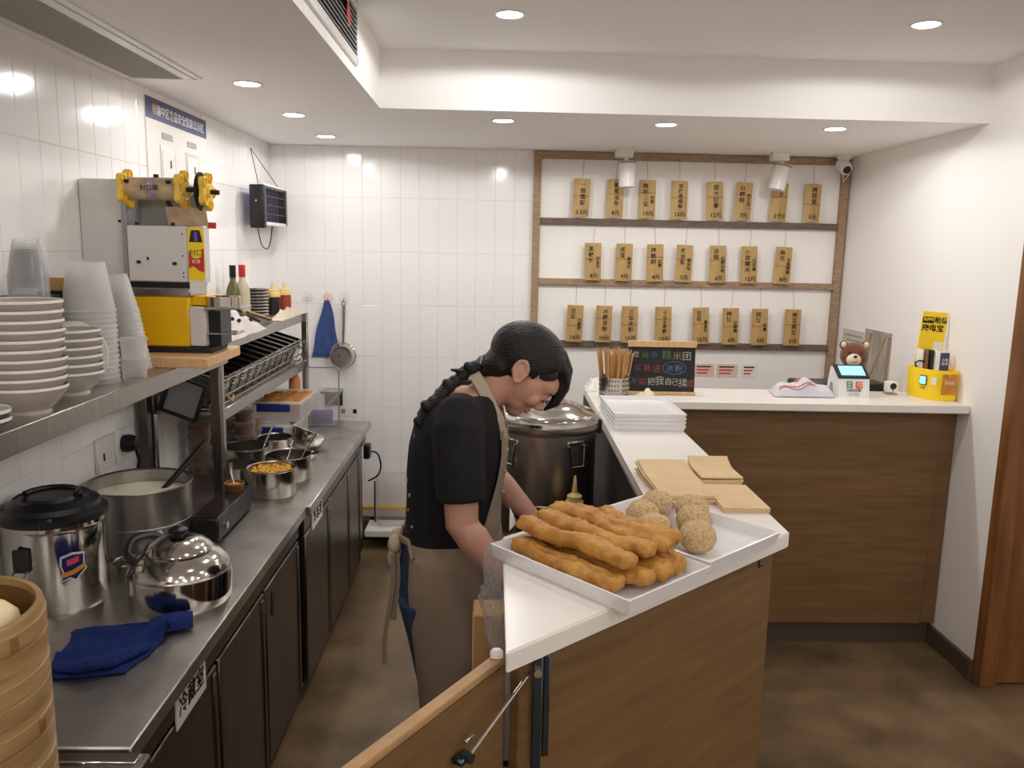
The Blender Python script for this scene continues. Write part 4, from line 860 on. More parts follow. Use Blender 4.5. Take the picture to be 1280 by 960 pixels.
for j in range(4): obj('print_line', B().bx(XR-.004, XR-.003, 4.44, 4.65-.02*j, 1.30-j*.028, 1.308-j*.028), m_greymetal, t)
# ================================================================== CASHIER COUNTER THINGS
t = thing('payment_terminal', 'white payment terminal with a tilted blue screen on the cashier counter', 'terminal', (1.6, 3.6, ZC))
x0, x1 = 1.535, 1.675; b = B()
prof = [(3.655, 0), (3.66, .125), (3.62, .128), (3.555, .085), (3.55, 0)]
prof = [(3.52, 0), (3.535, .083), (3.60, .128), (3.625, .125), (3.66, 0), (3.63, 0), (3.615, .055), (3.59, .055), (3.575, 0)]
b.loft([[Vector((x, y, ZC+z)) for y, z in prof] for x in (x0, x1)]); obj('casing', b, m_white, t, False, False)
Rr = RX(math.atan2(.045, .065)); sc_ = Vector(((x0+x1)/2, 3.5675, ZC+.1085))
hs = obj('head_frame', B().box(sc_, (.142, .088, .012), rot=Rr, bev=.004), m_rubber, t)
obj('screen', B().box(sc_+Rr @ Vector((0, 0, .0065)), (.108, .06, .002), rot=Rr), m_screen, hs)
fq = at((x0+x1)/2, 3.5265, ZC+.05) @ Matrix.Rotation(-.178, 4, 'X') @ FACE_CAM
txt('日', .034, M('green_print', (60, 150, 110), .5), t, fq @ at(-.02, .005, .0012), bold=.001)
obj('red_square', B().box((x0+.093, 3.527, ZC+.055), (.03, .002, .03), rot=RX(-.178), bev=.0005), M('coral_print', (226, 96, 72), .5), t)
txt('付', .024, m_whiteink, t, fq @ at(.023, .005, .004))
txt('扫码付款', .016, m_ink, t, fq @ at(0, -.02, .0012)); txt('支付 会员', .011, m_greymetal, t, fq @ at(0, -.038, .0012))
one('cash_register', B().bx(1.42, 1.84, 3.706, 3.84, 1.03, 1.165, .006), m_black, 'low black cash register behind the payment terminal', 'register')
# cushion
def cush(u, v):
    a = (u-.5)*2; e = (v-.5)*2; k = (1-a*a)**.5*(1-e*e)**.5 if abs(a) < 1 and abs(e) < 1 else 0
    return a, e, k
t = thing('folded_cloth', 'folded pale cloth with pink swirl print on the cashier counter', 'cloth', (1.39, 3.56, ZC))
def cl(u, v):
    a, e, k = cush(u, v); return Vector((1.39+a*.135+.012*e, 3.57+e*.075, ZC+.004+k*(.058+.012*math.sin(a*7+1)+.006*math.sin(e*6))))
obj('cloth_body', B().grid(cl, 26, 18).solid(.003), m_cloud, t)
for (cu, cv, n, s) in ((.60, .22, 26, .022), (.3, .3, 20, .018), (.42, .55, 22, .018)):
    pts = []
    for k in range(n):
        a = k*.5; q = s*(1-k/n*.85); u = cu+q*math.cos(a)*3.2; v = cv+q*math.sin(a)*3.6
        if .02 < u < .98 and .02 < v < .98: p = cl(u, v); p.z += .0015; p.y -= .002; pts.append(p)
    if len(pts) > 3: obj('swirl_print', B().tube(pts, .0026, 5), m_swirl, t)
for off in (.12, .2):
    pts = [cl(.08+.5*k/14, off+.05*math.sin(k*.5)) + Vector((0, -.002, .0015)) for k in range(15)]; obj('swirl_print', B().tube(pts, .0024, 5), m_swirl, t)
# small web camera cube
t = thing('web_camera', 'small white cube web camera with a black lens on the cashier counter', 'camera', (1.815, 3.62, ZC))
obj('foot', B().bx(1.795, 1.843, 3.605, 3.645, ZC, ZC+.005, .001), M('wood_foot', (176, 150, 126), .5), t); obj('neck', B().tube([(1.819, 3.625, ZC+.004), (1.819, 3.625, ZC+.014)], .005, 8), m_white, t)
hd = obj('cube_body', B().bx(1.794, 1.844, 3.60, 3.645, ZC+.012, ZC+.060, .006, 2), m_white, t); obj('lens', B().lathe([(0, .003), (.014, .003), (.015, 0)], (1.818, 3.6, ZC+.04), 20, RX(math.pi/2)), m_black, hd); obj('sensor', B().lathe([(0, .002), (.003, .002), (.003, 0)], (1.818, 3.6, ZC+.02), 10, RX(math.pi/2)), m_black, hd)
# bear
t = thing('teddy_bear', 'brown plush teddy bear with a cream muzzle behind the payment terminal', 'teddy bear', (1.775, 3.95, 1.03))
hc = Vector((1.775, 3.93, 1.268)); b = B(); b.ell((1.78, 3.96, 1.115), (.06, .05, .085)); b.ell(hc, (.068, .062, .064)); b.ell((1.73, 3.93, 1.09), (.022, .028, .04)); b.ell((1.83, 3.93, 1.09), (.022, .028, .04)); b.ell((1.75, 3.90, 1.05), (.026, .04, .022)); b.ell((1.81, 3.90, 1.05), (.026, .04, .022))
for s in (-1, 1): b.ell(hc+Vector((s*.054, .01, .05)), (.02, .012, .022))
organic('plush_body', b, m_choc, t, .005, 2)
b = B(); b.ell(hc+Vector((-.024, -.053, -.016)), (.036, .02, .03)); mz = obj('muzzle', b, m_cream, t)
obj('nose', B().ell(hc+Vector((-.026, -.074, .002)), (.009, .006, .007)), m_ink, mz); obj('smile', B().tube([hc+Vector((-.042, -.069, -.022)), hc+Vector((-.028, -.074, -.028)), hc+Vector((-.012, -.071, -.022))], .0015, 5), m_ink, mz)
for s in (-1, 1): obj('eye', B().ell(hc+Vector((-.02+s*.028, -.055, .02)), (.005, .005, .006)), m_ink, t)
for s in (-1, 1): obj('ear_lining', B().ell(hc+Vector((s*.056, .0, .052)), (.013, .008, .015)), m_cream, t)
# power bank station
t = thing('power_bank_station', 'bright yellow power bank rental station at the wall end of the counter', 'charging station', (1.97, 3.55, ZC))
prof = [(1.893, 3.60), (1.90, 3.54), (1.92, 3.49), (1.95, 3.462), (1.985, 3.452), (2.025, 3.458), (2.034, 3.48), (2.034, 3.64), (1.9, 3.64)]
def ringz(z, s=1): return [Vector((1.97+(x-1.97)*s, 3.55+(y-3.55)*s, z)) for x, y in prof]
b = B(); b.loft([ringz(ZC, .95), ringz(ZC+.012, 1), ringz(ZC+.122, 1.02), ringz(ZC+.135, 1.0), ringz(ZC+.132, .93), ringz(ZC+.11, .92)]); obj('tray_body', b, m_yellow_b, t)
cardm = obj('sign_card', B().box((1.968, 3.60, ZC+.25), (.115, .006, .26), bev=.002, rot=RY(.06)), m_yellow_b, t)
fc_ = at(1.968, 3.5962, ZC+.25) @ Matrix.Rotation(.06, 4, 'Y') @ FACE_CAM
obj('black_badge', B().box((1.945, 3.596, ZC+.344), (.05, .002, .028), rot=RY(.06)), m_ink, cardm)
txt('免押金', .016, m_yellow_b, cardm, fc_ @ at(-.028, .0945, .0015), bold=.0003); txt('租借', .03, m_ink, cardm, fc_ @ at(.029, .092, .0005), bold=.0006); txt('充电宝', .034, m_ink, cardm, fc_ @ at(-.004, .056, .0005), bold=.0007)
obj('pale_print', B().box((1.998, 3.596, ZC+.215), (.04, .002, .06)), m_paper, cardm)
for k, (x, y, mm, rz) in enumerate(((1.915, 3.585, m_white, .1), (1.932, 3.575, M('brown_bank', (132, 96, 60), .4), .1), (1.95, 3.565, m_rubber, .1), (1.966, 3.552, m_white, .15))): obj('power_bank', B().box((x, y, ZC+.15), (.012, .05, .13), rz, .004, 2), mm, t)
pb = obj('power_bank', B().box((1.992, 3.525, ZC+.147), (.05, .014, .13), .12, .004, 2), m_white, t); obj('bank_face', B().box((1.993, 3.517, ZC+.147), (.044, .002, .118), .12, .001), M('bank_navy', (52, 70, 106), .4), pb)
txt('小电\n充电', .016, m_whiteink, pb, at(1.993, 3.5145, ZC+.165) @ Matrix.Rotation(.12, 4, 'Z') @ FACE_CAM)
obj('cable', B().tube([(1.905, 3.58, ZC+.13), (1.89, 3.57, ZC+.155), (1.905, 3.56, ZC+.165), (1.93, 3.56, ZC+.16)], .004, 6), m_black, t)
def face(x, y, z, ang, w, h, mat, par, nm, dd): return obj(nm, B().box((x, y, z), (w, .003, h), ang, .001), mat, par)
a1 = math.atan2(3.49-3.54, 1.92-1.90)
sf = face(1.9035, 3.514, ZC+.085, a1, .036, .042, m_rubber, t, 'screen_frame', 0); face(1.902, 3.513, ZC+.085, a1, .03, .034, m_screen, sf, 'screen', 0)
face(1.9315, 3.475, ZC+.085, math.atan2(3.462-3.49, 1.95-1.92), .022, .032, m_paper, t, 'white_button', 0)
txt('小电', .014, m_ink, t, at(1.9025, 3.512, ZC+.05) @ Matrix.Rotation(a1, 4, 'Z') @ FACE_CAM)
og = face(1.988, 3.452, ZC+.075, .03, .066, .09, M('orange_sticker', (200, 130, 40), .4, var=(40, .2)), t, 'orange_sticker', 0); txt('扫码', .022, m_paper, og, at(1.988, 3.4498, ZC+.08) @ FACE_CAM)
# ================================================================== BAR THINGS
# chalkboard
t = thing('chalkboard', 'chalkboard menu with pale wood bars standing on the bar', 'chalkboard', (.74, 3.5, ZC))
Rb = Matrix.Rotation(-.09, 4, 'X'); bo = Vector((.745, 3.515, ZC)); L = lambda x, y, z: bo + Rb.to_3x3() @ Vector((x, y, z))
bs = obj('slate', B().box(L(0, 0, .11), (.292, .008, .20), rot=Rb.to_3x3()), m_board, t)
obj('top_bar', B().box(L(0, -.003, .222), (.30, .02, .028), rot=Rb.to_3x3(), bev=.002), m_pine, t); obj('bottom_bar', B().box(L(0, -.003, .007), (.30, .02, .014), rot=Rb.to_3x3(), bev=.002), m_pine, t)
for s in (-1, 1): obj('prop_leg', B().tube([L(s*.12, .008, .2), (bo.x+s*.12, bo.y+.11, ZC+.004)], .005, 6), m_pine, t)
fb = Matrix.Translation(bo) @ Rb @ FACE_CAM
ch = lambda c, n: M('chalk_'+n, c, .9)
cw, cg, cy, cb, cd, cv = ch((176, 172, 164), 'white'), ch((100, 122, 74), 'green'), ch((156, 142, 86), 'yellow'), ch((96, 126, 168), 'blue'), ch((156, 74, 68), 'red'), ch((114, 90, 128), 'violet')
for s, x, z, c_, sz in (('世', -.115, .178, cw, .03), ('间', -.075, .175, cg, .03), ('小', -.035, .178, cb, .03), ('糕', .02, .176, cg, .044), ('米', .066, .172, cy, .04), ('团', .108, .172, cw, .042), ('买', -.105, .118, cv, .034), ('就', -.065, .118, cd, .034), ('送', -.022, .116, cd, .036), ('冰', .035, .118, cb, .036), ('粉', .075, .118, cb, .036), ('不', -.12, .058, cv, .034), ('如', -.085, .058, cd, .034), ('把', -.045, .058, cw, .036), ('我', -.008, .062, cw, .042), ('自', .03, .06, cw, .034), ('己', .06, .058, cw, .034), ('揉', .095, .055, cw, .04), ('成', .126, .053, cd, .036)):
    txt(s, sz, c_, bs, fb @ at(x, z-.004, .0055))
obj('chalk_oval', B().tube([L(.055+.052*math.cos(a)*(1-.05*math.cos(4*a)), -.006, .118+.027*math.sin(a)) for a in [2*math.pi*k/28 for k in range(28)]], .0013, 5, closed=True), cb, bs)
# chopstick holder
t = thing('chopstick_holder', 'perforated steel chopstick holder standing beside the chalkboard', 'holder', (.53, 3.44, ZC))
obj('steel_cup', B().lathe([(0, 0), (.062, 0), (.064, .004), (.066, .088), (.068, .092), (.064, .092), (.062, .006), (0, .005)], (.525, 3.43, ZC), 36), m_alu, t)
hole = tomesh('hole', B().tube([(0, 0, -.0008), (0, 0, .0008)], .003, 8), m_black, False)
for k in range(16):
    a = -math.pi/2+(k-7.5)*.19
    if k % 5 == 4: continue
    for j in range(4):
        o = bpy.data.objects.new('hole', hole); C.objects.link(o); o.parent = t
        rr_ = .0645+.002*(j/3); z = .018+j*.02
        o.location = (-.005+rr_*math.cos(a), -.01+rr_*math.sin(a), z); o.rotation_euler = (0, math.pi/2, a)
sticks = []
while len(sticks) < 46:
    a = random.random()*6.283; q = .056*math.sqrt(random.random()); a2 = a+random.uniform(-.12, .12); q2 = q*1.4+random.uniform(0, .01)
    p0_ = Vector((.525+q*math.cos(a)*.95, 3.43+q*math.sin(a)*.95, ZC+.008)); p1_ = Vector((.525+q2*math.cos(a2), 3.43+q2*math.sin(a2), ZC+random.uniform(.185, .215)))
    if all((p0_.lerp(p1_, w)-c.lerp(d, w)).length > .0056+.0026*w for c, d in sticks for w in (0, .15, .3, .45, .6, .75, .9, 1)): sticks.append((p0_, p1_))
for p0_, p1_ in sticks: one('chopstick', B().tube([p0_, p1_], [.0026, .004], 5), m_stick, 'bamboo chopstick standing in the perforated steel holder', 'chopstick', 'chopsticks in the holder')
one('napkin_fold', B().grid(crum(.645, 3.38, ZC, .11, .07, .05, 11.2), 14, 10).solid(.002), M('beige_napkin', (232, 218, 190), .8, bump=(30, .5)), 'crumpled beige napkin before the chalkboard', 'napkin')
for k, (x, y, sx, sy, h, sd, lab) in enumerate(((.47, 3.62, .09, .14, .06, 2.2, 'crumpled white napkin on the bar behind the chopstick holder'), (.452, 3.235, .05, .165, .022, 5.5, 'flat white paper liner on the bar behind the tray stack'))):
    one('paper_napkin', B().grid(crum(x, y, ZC, sx, sy, h, sd), 14, 12).solid(.0015), m_paper, lab, 'napkin')
# white tray stack
def tray(w, l, h, cx, cy, z, rz, label, group, name='serving_tray', cat='tray'):
    t = thing(name, label, cat, (cx, cy, z), rz, group)
    def rg(a, b_, zz): return [Vector((sx*a/2, sy*b_/2, zz)) for sx, sy in ((-1, -1), (1, -1), (1, 1), (-1, 1))]
    obj('tray_shell', B().loft([rg(w-.016, l-.016, 0), rg(w, l, h), rg(w-.008, l-.008, h+.0005), rg(w-.024, l-.024, .005)]), m_tray, t, True, False)
    return t
tp = tray(.255, .36, .020, .552, 2.945, ZC, .015, 'white empty serving tray in the stack before the chopstick holder', 'stacked empty trays')
for k in range(1, 4): dup(tp, (.552+random.uniform(-.0005, .0005), 2.945+random.uniform(-.0005, .0005), ZC+k*.0142), .015+random.uniform(-.001, .001), 'white empty serving tray in the stack before the chopstick holder, '+nth(k))
# kraft bags
def bagpile(cx, cy, w, l, rz, n, step, z, lab, grp, bow):
    for k in range(n):
        R = RZ(rz+random.uniform(-.03, .03)); ox, oy = random.uniform(-.004, .004), random.uniform(-.005, .005)
        def f(u, v):
            p = R @ Vector(((u-.5)*w, (v-.5)*l, 0)); lift = bow*max(0, v-.55)**2*2.2 + .25*bow*max(0, .25-u)**2
            return Vector((cx+ox+p.x, cy+oy+p.y, z+k*step+.0042+lift*(k+1)/n))
        one('kraft_bag', B().grid(f, 4, 8).solid(.0035), m_kraft, lab+', '+nth(k), 'paper bag', grp)
bagpile(.487, 2.09, .135, .30, .05, 6, .0042, ZC, 'kraft paper bag in the long pile beside the sesame balls', 'kraft bags in the long pile', .03)
bagpile(.621, 1.985, .115, .20, .03, 3, .0042, ZC, 'kraft paper bag in the flat pile at the outer bar edge', 'kraft bags in the flat pile', .0)
bagpile(.625, 2.195, .115, .15, .05, 4, .0042, ZC, 'kraft paper bag in the short curled pile at the back', 'kraft bags in the curled pile', .05)
# trays with food
dl = Vector((.237, -.267)).normalized(); ds = Vector((-dl.y, dl.x)); ang = math.atan2(dl.y, dl.x)
O1 = Vector((.004, 1.574)); c1 = O1+dl*.1785+ds*.122
t1 = tray(.36, .244, .03, c1.x, c1.y, ZC+.0005, ang, 'white tray heaped with fried dough sticks at the bar end', None, 'dough_tray')
O2 = Vector((.192, 1.756)); c2 = O2+dl*.178+ds*.135
t2 = tray(.355, .268, .028, c2.x, c2.y, ZC+.0005, ang, 'white tray with sesame balls next to the dough sticks', None, 'sesame_tray')
def dough(s0, s1, t0, z, R, label, sd, dt=0):
    b = B(); rings = []; n = 34; m = 22
    for i in range(n+1):
        u = i/n; s = s0+(s1-s0)*u; e = min(1, (min(u, 1-u)*30+.62))**.7
        p = O1+dl*s+ds*(t0+dt*u+.005*math.sin(u*7+sd*3))
        ring = []
        for k in range(m):
            a = 2*math.pi*k/m
            fi = a+.35*math.sin(sd)+.5*noise.noise(Vector((u*2.5, sd, 1))); q = R*e*(.40*abs(math.cos(fi))+math.sqrt(.70**2-(.40*math.sin(fi))**2))*(1+.26*noise.noise(Vector((u*8, math.cos(a)*1.8+sd, math.sin(a)*1.8))) + .2*noise.noise(Vector((u*30, math.cos(a)*2.6+sd, math.sin(a)*2.6))))
            off = ds*(math.cos(a)*q*1.02); ring.append(Vector((p.x+off.x, p.y+off.y, z+math.sin(a)*q*.92+.003*math.sin(u*12+sd))))
        rings.append(ring)
    b.loft(rings); o = one('fried_dough_stick', b, m_dough, label, 'fried dough', 'fried dough sticks in the tray'); o.data.set_sharp_from_angle(angle=math.radians(100)); return o
zt = ZC+.008; Ld = 'golden fried dough stick in the lower layer of the tray'; Lu = 'golden fried dough stick on top of the heap in the tray'
dough(.035, .30, .037, zt+.024, .023, 'golden fried dough stick along the near rim of the tray', .3)
for s0, s1, tt, sd in ((.06, .325, .097, 2.1), (.05, .33, .152, 3.7), (.08, .32, .207, 5.2)): dough(s0, s1, tt, zt+.023, .0225, Ld, sd)
for s0, s1, tt, zz, sd, R in ((.02, .305, .072, .058, 7.3, .0235), (.015, .30, .128, .060, 8.8, .0225), (-.005, .30, .186, .062, 10.4, .0225)): dough(s0, s1, tt, zt+zz, R, 'golden fried dough stick on top of the heap, '+('nearest the tray rim by the gate' if tt < .1 else 'in the middle of the heap' if tt < .15 else 'nearest the sesame tray'), sd)
dough(.07, .275, .243, zt+.054, .023, 'short fried dough stick laid over the rim between the two trays', 12.9)
for k, (x, y, z) in enumerate(((.39, 1.815, .038), (.342, 1.738, .038), (.35, 1.648, .038), (.464, 1.788, .038), (.447, 1.706, .038), (.432, 1.605, .038))):
    b = B(); b.ell((x, y, ZC+z+.002), (.0385, .0385, .034), u=26, v=18)
    for v in b.bm.verts: v.co += (v.co-Vector((x, y, ZC+z))).normalized()*.0028*noise.noise(v.co*70)
    one('sesame_ball', b, m_sesame, 'round sesame coated rice ball on the white tray', 'sesame ball', 'sesame balls on the tray')
t = thing('plastic_divider', 'thin clear plastic sheet standing between the sesame balls', 'divider', (.385, 1.69, ZC+.006))
obj('sheet', B().grid(lambda u, v: Vector((.3905+.004*u, 1.61+.13*u, ZC+.006+v*(.075-.05*abs(u-.5)))), 8, 4).solid(.0008), m_bag, t)
one('tray_paper', B().grid(lambda u, v: Vector((.045+.02*u, 1.735+.06*u-.02*v, ZC+.001+v*.06*(1-u))), 6, 4).solid(.001), m_paper, 'white paper sheet sticking up behind the dough tray', 'paper')
t = thing('plastic_bag', 'crumpled clear plastic bag hanging under the bar end', 'bag', (.0, 1.74, .85))
def bg(u, v):
    a = 2*math.pi*u; w = .024*(.45+.9*math.sin(math.pi*min(1, v*.9+.1)))
    q = 1+.45*noise.noise(Vector((math.cos(a)*1.5, math.sin(a)*1.5, v*5)))+.35*noise.noise(Vector((math.cos(a)*4, math.sin(a)*4, v*14)))
    return Vector((.02+math.cos(a)*w*q, 1.735+math.sin(a)*w*q, 1.095-v*.26))
obj('bag_film', B().grid(bg, 40, 34), m_bag, t)
one('paper_carton', B().bx(-.035, .045, 1.80, 1.89, 0, .90, .004), m_cardboard, 'tall tan cardboard carton standing below the bar end', 'carton')
# ================================================================== INNER BENCH THINGS
zb_ = .735
t = thing('steel_urn', 'big steel soup urn with a stepped lid behind the bar', 'urn', (.205, 2.9, zb_))
r = .178
obj('urn_wall', B().lathe([(0, 0), (r*.98, 0), (r, .01), (r, .375), (r*1.03, .38), (r*1.05, .388), (r*1.05, .402), (r*1.0, .406), (0, .406)], seg=56), m_urn, t, True)
ld = obj('lid', B().lathe([(r*1.03, .404), (r*1.06, .41), (r*1.05, .421), (r*1.0, .426), (r*.98, .436), (r*.93, .442), (r*.78, .448), (r*.72, .458), (r*.5, .472), (r*.3, .48), (0, .482)], seg=56), m_steel_pol, t, True)
obj('lid_knob', B().lathe([(.012, .48), (.012, .49), (.028, .495), (.03, .504), (.02, .511), (0, .512)], seg=22), m_steel_pol, ld, True)
for a in (-1.05, -2.4):
    hq = obj('side_handle', B().tube([Vector((math.cos(a+s*.17)*(r+o_), math.sin(a+s*.17)*(r+o_), zz)) for s, o_, zz in ((-1, .0, .35), (-1, .016, .345), (-.8, .02, .275), (.8, .02, .275), (1, .016, .345), (1, .0, .35))], .0045, 8), m_steel_pol, t, True)
    obj('handle_plate', B().box((math.cos(a)*(r+.002), math.sin(a)*(r+.002), .352), (.008, .07, .018), a, .003), m_steel, hq, True)
for a in (-.15, 2.9): obj('lid_clip', B().box((math.cos(a)*(r*1.06), math.sin(a)*(r*1.06), .39), (.02, .03, .05), a, .005), m_rubber, t, True)
squeeze(.285, 2.63, zb_, .27, .034, m_sauce, 'squeeze bottle of brown sauce before the soup urn', .5)
pot(.165, 2.545, zb_, .085, .16, 'small steel pot by the hand behind the dough tray', m_soy, .6)
t = thing('frying_pan', 'black frying pan behind the bar under the paper bags', 'pan', (.34, 2.42, zb_))
pot(.335, 2.42, zb_, .05, .12, 'small steel tin standing below the frying pan', None, 0, 'steel_tin')
obj('pan_dish', B().lathe([(0, .122), (.055, .122), (.072, .152), (.075, .153), (.07, .153), (.053, .127), (0, .127)], (.325, 2.42, zb_), 28), m_black, t); obj('pan_handle', B().tube([(.325, 2.35, zb_+.15), (.32, 2.25, zb_+.165)], .008, 8), m_black, t)
# ================================================================== PERSON
YP = 2.25
pr = thing('person', 'woman in a black t-shirt and khaki apron bending over the work bench', 'person', (-.10, YP, 0))
def pt(x, z, dy=0): return Vector((x, YP+dy, z))
def ringe(cx, cy, z, rx, ry, n=28, tilt=0): return [Vector((cx+rx*math.cos(2*math.pi*k/n), cy+ry*math.sin(2*math.pi*k/n), z+tilt*math.cos(2*math.pi*k/n))) for k in range(n)]
TOR = [(.80, -.115, .122, .168), (.88, -.112, .128, .166), (.96, -.108, .124, .152), (1.05, -.106, .122, .148), (1.13, -.10, .128, .156), (1.20, -.094, .128, .168), (1.265, -.088, .118, .176), (1.31, -.08, .10, .168), (1.34, -.075, .075, .12), (1.36, -.07, .05, .07)]
ARM = [  # shoulder, elbow, wrist, per side
 dict(s=Vector((-.085, YP-.165, 1.29)), e=Vector((-.070, YP-.205, 1.035)), w=Vector((.035, YP-.245, .915)), h=Vector((.085, YP-.225, .875))),
 dict(s=Vector((-.075, YP+.165, 1.29)), e=Vector((.0, YP+.205, 1.06)), w=Vector((.135, YP+.17, .93)), h=Vector((.175, YP+.16, .895)))]
b = B()
b.loft([ringe(c, YP, z, rx*.93, ry*.93) for z, c, rx, ry in TOR])
# neck, head
b.tube([pt(-.075, 1.285), pt(-.025, 1.333), pt(.03, 1.382), pt(.06, 1.41)], [.068, .053, .05, .05], 16)
sk = RY(math.radians(28)); C0 = pt(.103, 1.455)
b.ell(C0, (.100, .074, .083), sk, 24, 16)
FN = Vector((.58, 0, -.81)); FL = Vector((.81, 0, .58))              # face normal, face "up"
FR = Matrix((FN, Vector((0, 1, 0)), FL)).transposed()
F0 = pt(.102, 1.380)
def fp(n, y, l): return F0+FN*n+FL*l+Vector((0, y, 0))
b.ell(F0, (.066, .063, .085), FR, 22, 16)
b.ell(fp(.03, 0, .04), (.04, .058, .04), FR)                        # forehead
b.ell(fp(.036, 0, -.07), (.027, .031, .027), FR)                    # chin
b.ell(fp(.016, 0, -.05), (.042, .050, .036), FR)                    # jaw
for s in (-1, 1): b.ell(fp(.04, s*.036, -.012), (.02, .024, .024), FR)   # cheeks
b.tube([fp(.056, 0, .022), fp(.068, 0, .0), fp(.084, 0, -.018)], [.008, .010, .012], 10)   # nose
for s in (-1, 1): b.ell(fp(.068, s*.011, -.02), (.010, .008, .008), FR)
for s in (-1, 1): b.ell(fp(.053, s*.030, .014), (.011, .015, .010), FR)  # closed eyelids
b.ell(fp(.056, 0, -.044), (.013, .022, .010), FR)
# ears
for s in (-1, 1):
    ec = Vector((.077, YP+s*.074, 1.423)); rot = RY(math.radians(20))
    b.ell(ec, (.017, .010, .026), rot)
    b.tube([ec + Vector((0, s*.007, 0)) + rot @ Vector((.021*math.cos(a)*(1 if math.sin(a) > -.3 else .7), 0, .031*math.sin(a))) for a in [2*math.pi*k/14 for k in range(14)]], .0052, 8, closed=True)
# arms and hands
def hand(side, w, h):
    d = (h-w).normalized(); lat = Vector((0, 1, 0)); lat = (lat-d*lat.dot(d)).normalized(); nrm_ = d.cross(lat)
    if nrm_.z > 0: nrm_ = -nrm_
    palm = w+d*.045
    R = Matrix((d, lat, nrm_)).transposed()
    b.ell(palm, (.048, .038, .015), R)
    for k in range(4):
        base = palm+d*(.034-.004*abs(k-1.3))+lat*(-.029+.0195*k)
        Lf = (.068, .077, .072, .056)[k]; q1 = base+d*Lf*.45+nrm_*.006; q2 = q1+d*Lf*.22+nrm_*Lf*.25; q3 = q2+d*Lf*.03+nrm_*Lf*.26
        b.tube([base-d*.02, base, q1, q2, q3], [.0085, .0088, .0082, .0076, .0062], 8)
    th = palm-d*.022+lat*(-.026*(-1 if side else 1)*-1)
    sgn = 1 if side == 0 else -1
    th = palm-d*.02+lat*sgn*.024
    b.tube([th, th+lat*sgn*.022+d*.016+nrm_*.008, th+lat*sgn*.03+d*.04+nrm_*.02, th+lat*sgn*.028+d*.058+nrm_*.032], [.011, .010, .009, .007], 8)
for i, a in enumerate(ARM):
    s, e, w, h = a['s'], a['e'], a['w'], a['h']
    b.tube([s+Vector((.01, .02 if i == 0 else -.02, .02)), s, s.lerp(e, .45), e, e.lerp(w, .3), e.lerp(w, .7), w, w+(h-w)*.45], [.028, .042, .049, .044, .043, .034, .026, .024], 16)
    hand(i, w, h)
organic('body', b, m_skin, pr, .0045, 3)
# face details
for s in (-1, 1):
    obj('eyelash', B().tube([fp(.0635, s*.018, .008), fp(.0655, s*.03, .0055), fp(.059, s*.043, .009)], .0017, 5), m_ink, pr)
    obj('eyebrow', B().tube([fp(.064, s*.016, .034), fp(.062, s*.032, .038), fp(.05, s*.047, .034)], [.0025, .003, .0015], 6), m_hair, pr)
obj('lips', B().ell(fp(.0665, 0, -.041), (.004, .018, .004), FR).ell(fp(.065, 0, -.05), (.005, .016, .0045), FR), m_lip, pr)
# hair
b = B(); b.ell(C0+Vector((-.002, 0, .004)), (.110, .081, .092), sk, 28, 20); b.ell(pt(.16, 1.44), (.052, .068, .052)); b.ell(pt(.025, 1.435), (.05, .064, .048)); b.ell(pt(.0, 1.425), (.038, .045, .036))
organic('hair', b, m_hair, pr, .005, 3, cut=[(pt(.1, 1.408), Vector((.12, 0, -1)))])
b = B(); b.tube([pt(.17, 1.45, .0), pt(.200, 1.41, .0), pt(.198, 1.365, .004), pt(.18, 1.325, .006), pt(.148, 1.300, .008)], [.045, .03, .022, .015, .004], 12); b.tube([pt(.18, 1.44, -.03), pt(.206, 1.41, -.022), pt(.21, 1.37, -.012), pt(.19, 1.33, -.006)], [.02, .014, .009, .003], 8)
b.ell(pt(.116, 1.418, -.060), (.011, .008, .02), RY(.3)); b.ell(pt(.15, 1.41, -.054), (.035, .008, .016), RY(.15))
organic('fringe', b, m_hair, pr, .004, 2)
b = B(); path = [pt(.01, 1.44), pt(-.025, 1.432), pt(-.055, 1.418, -.01), pt(-.085, 1.398, -.02), pt(-.112, 1.374, -.04), pt(-.14, 1.348, -.06), pt(-.168, 1.32, -.075), pt(-.186, 1.29, -.08), pt(-.198, 1.268, -.08)]
b.tube(path, [.035, .021, .016, .015, .016, .018, .018, .015, .008], 10)
for k, p in enumerate(path[1:-1]):
    b.ell(p+Vector((.004*(-1)**k, .009*(-1)**k, .004)), (.022, .018, .015), RY(.7)); q = p.lerp(path[k+2], .5); b.ell(q+Vector((0, -.009*(-1)**k, .002)), (.02, .017, .014), RY(.7))
br = organic('braid', b, m_hair, pr, .004, 1)
obj('hair_tie', B().tube([pt(-.032, 1.43)+Vector((.012*math.cos(a)*.5, .021*math.cos(a+1.57), .021*math.sin(a+1.57))) for a in [2*math.pi*k/14 for k in range(14)]], .004, 6, closed=True), m_greymetal, br)
obj('stray_lock', B().tube([pt(-.075, 1.41, -.02), pt(-.095, 1.415, -.025), pt(-.112, 1.418, -.03)], [.008, .006, .003], 6), m_hair, br)
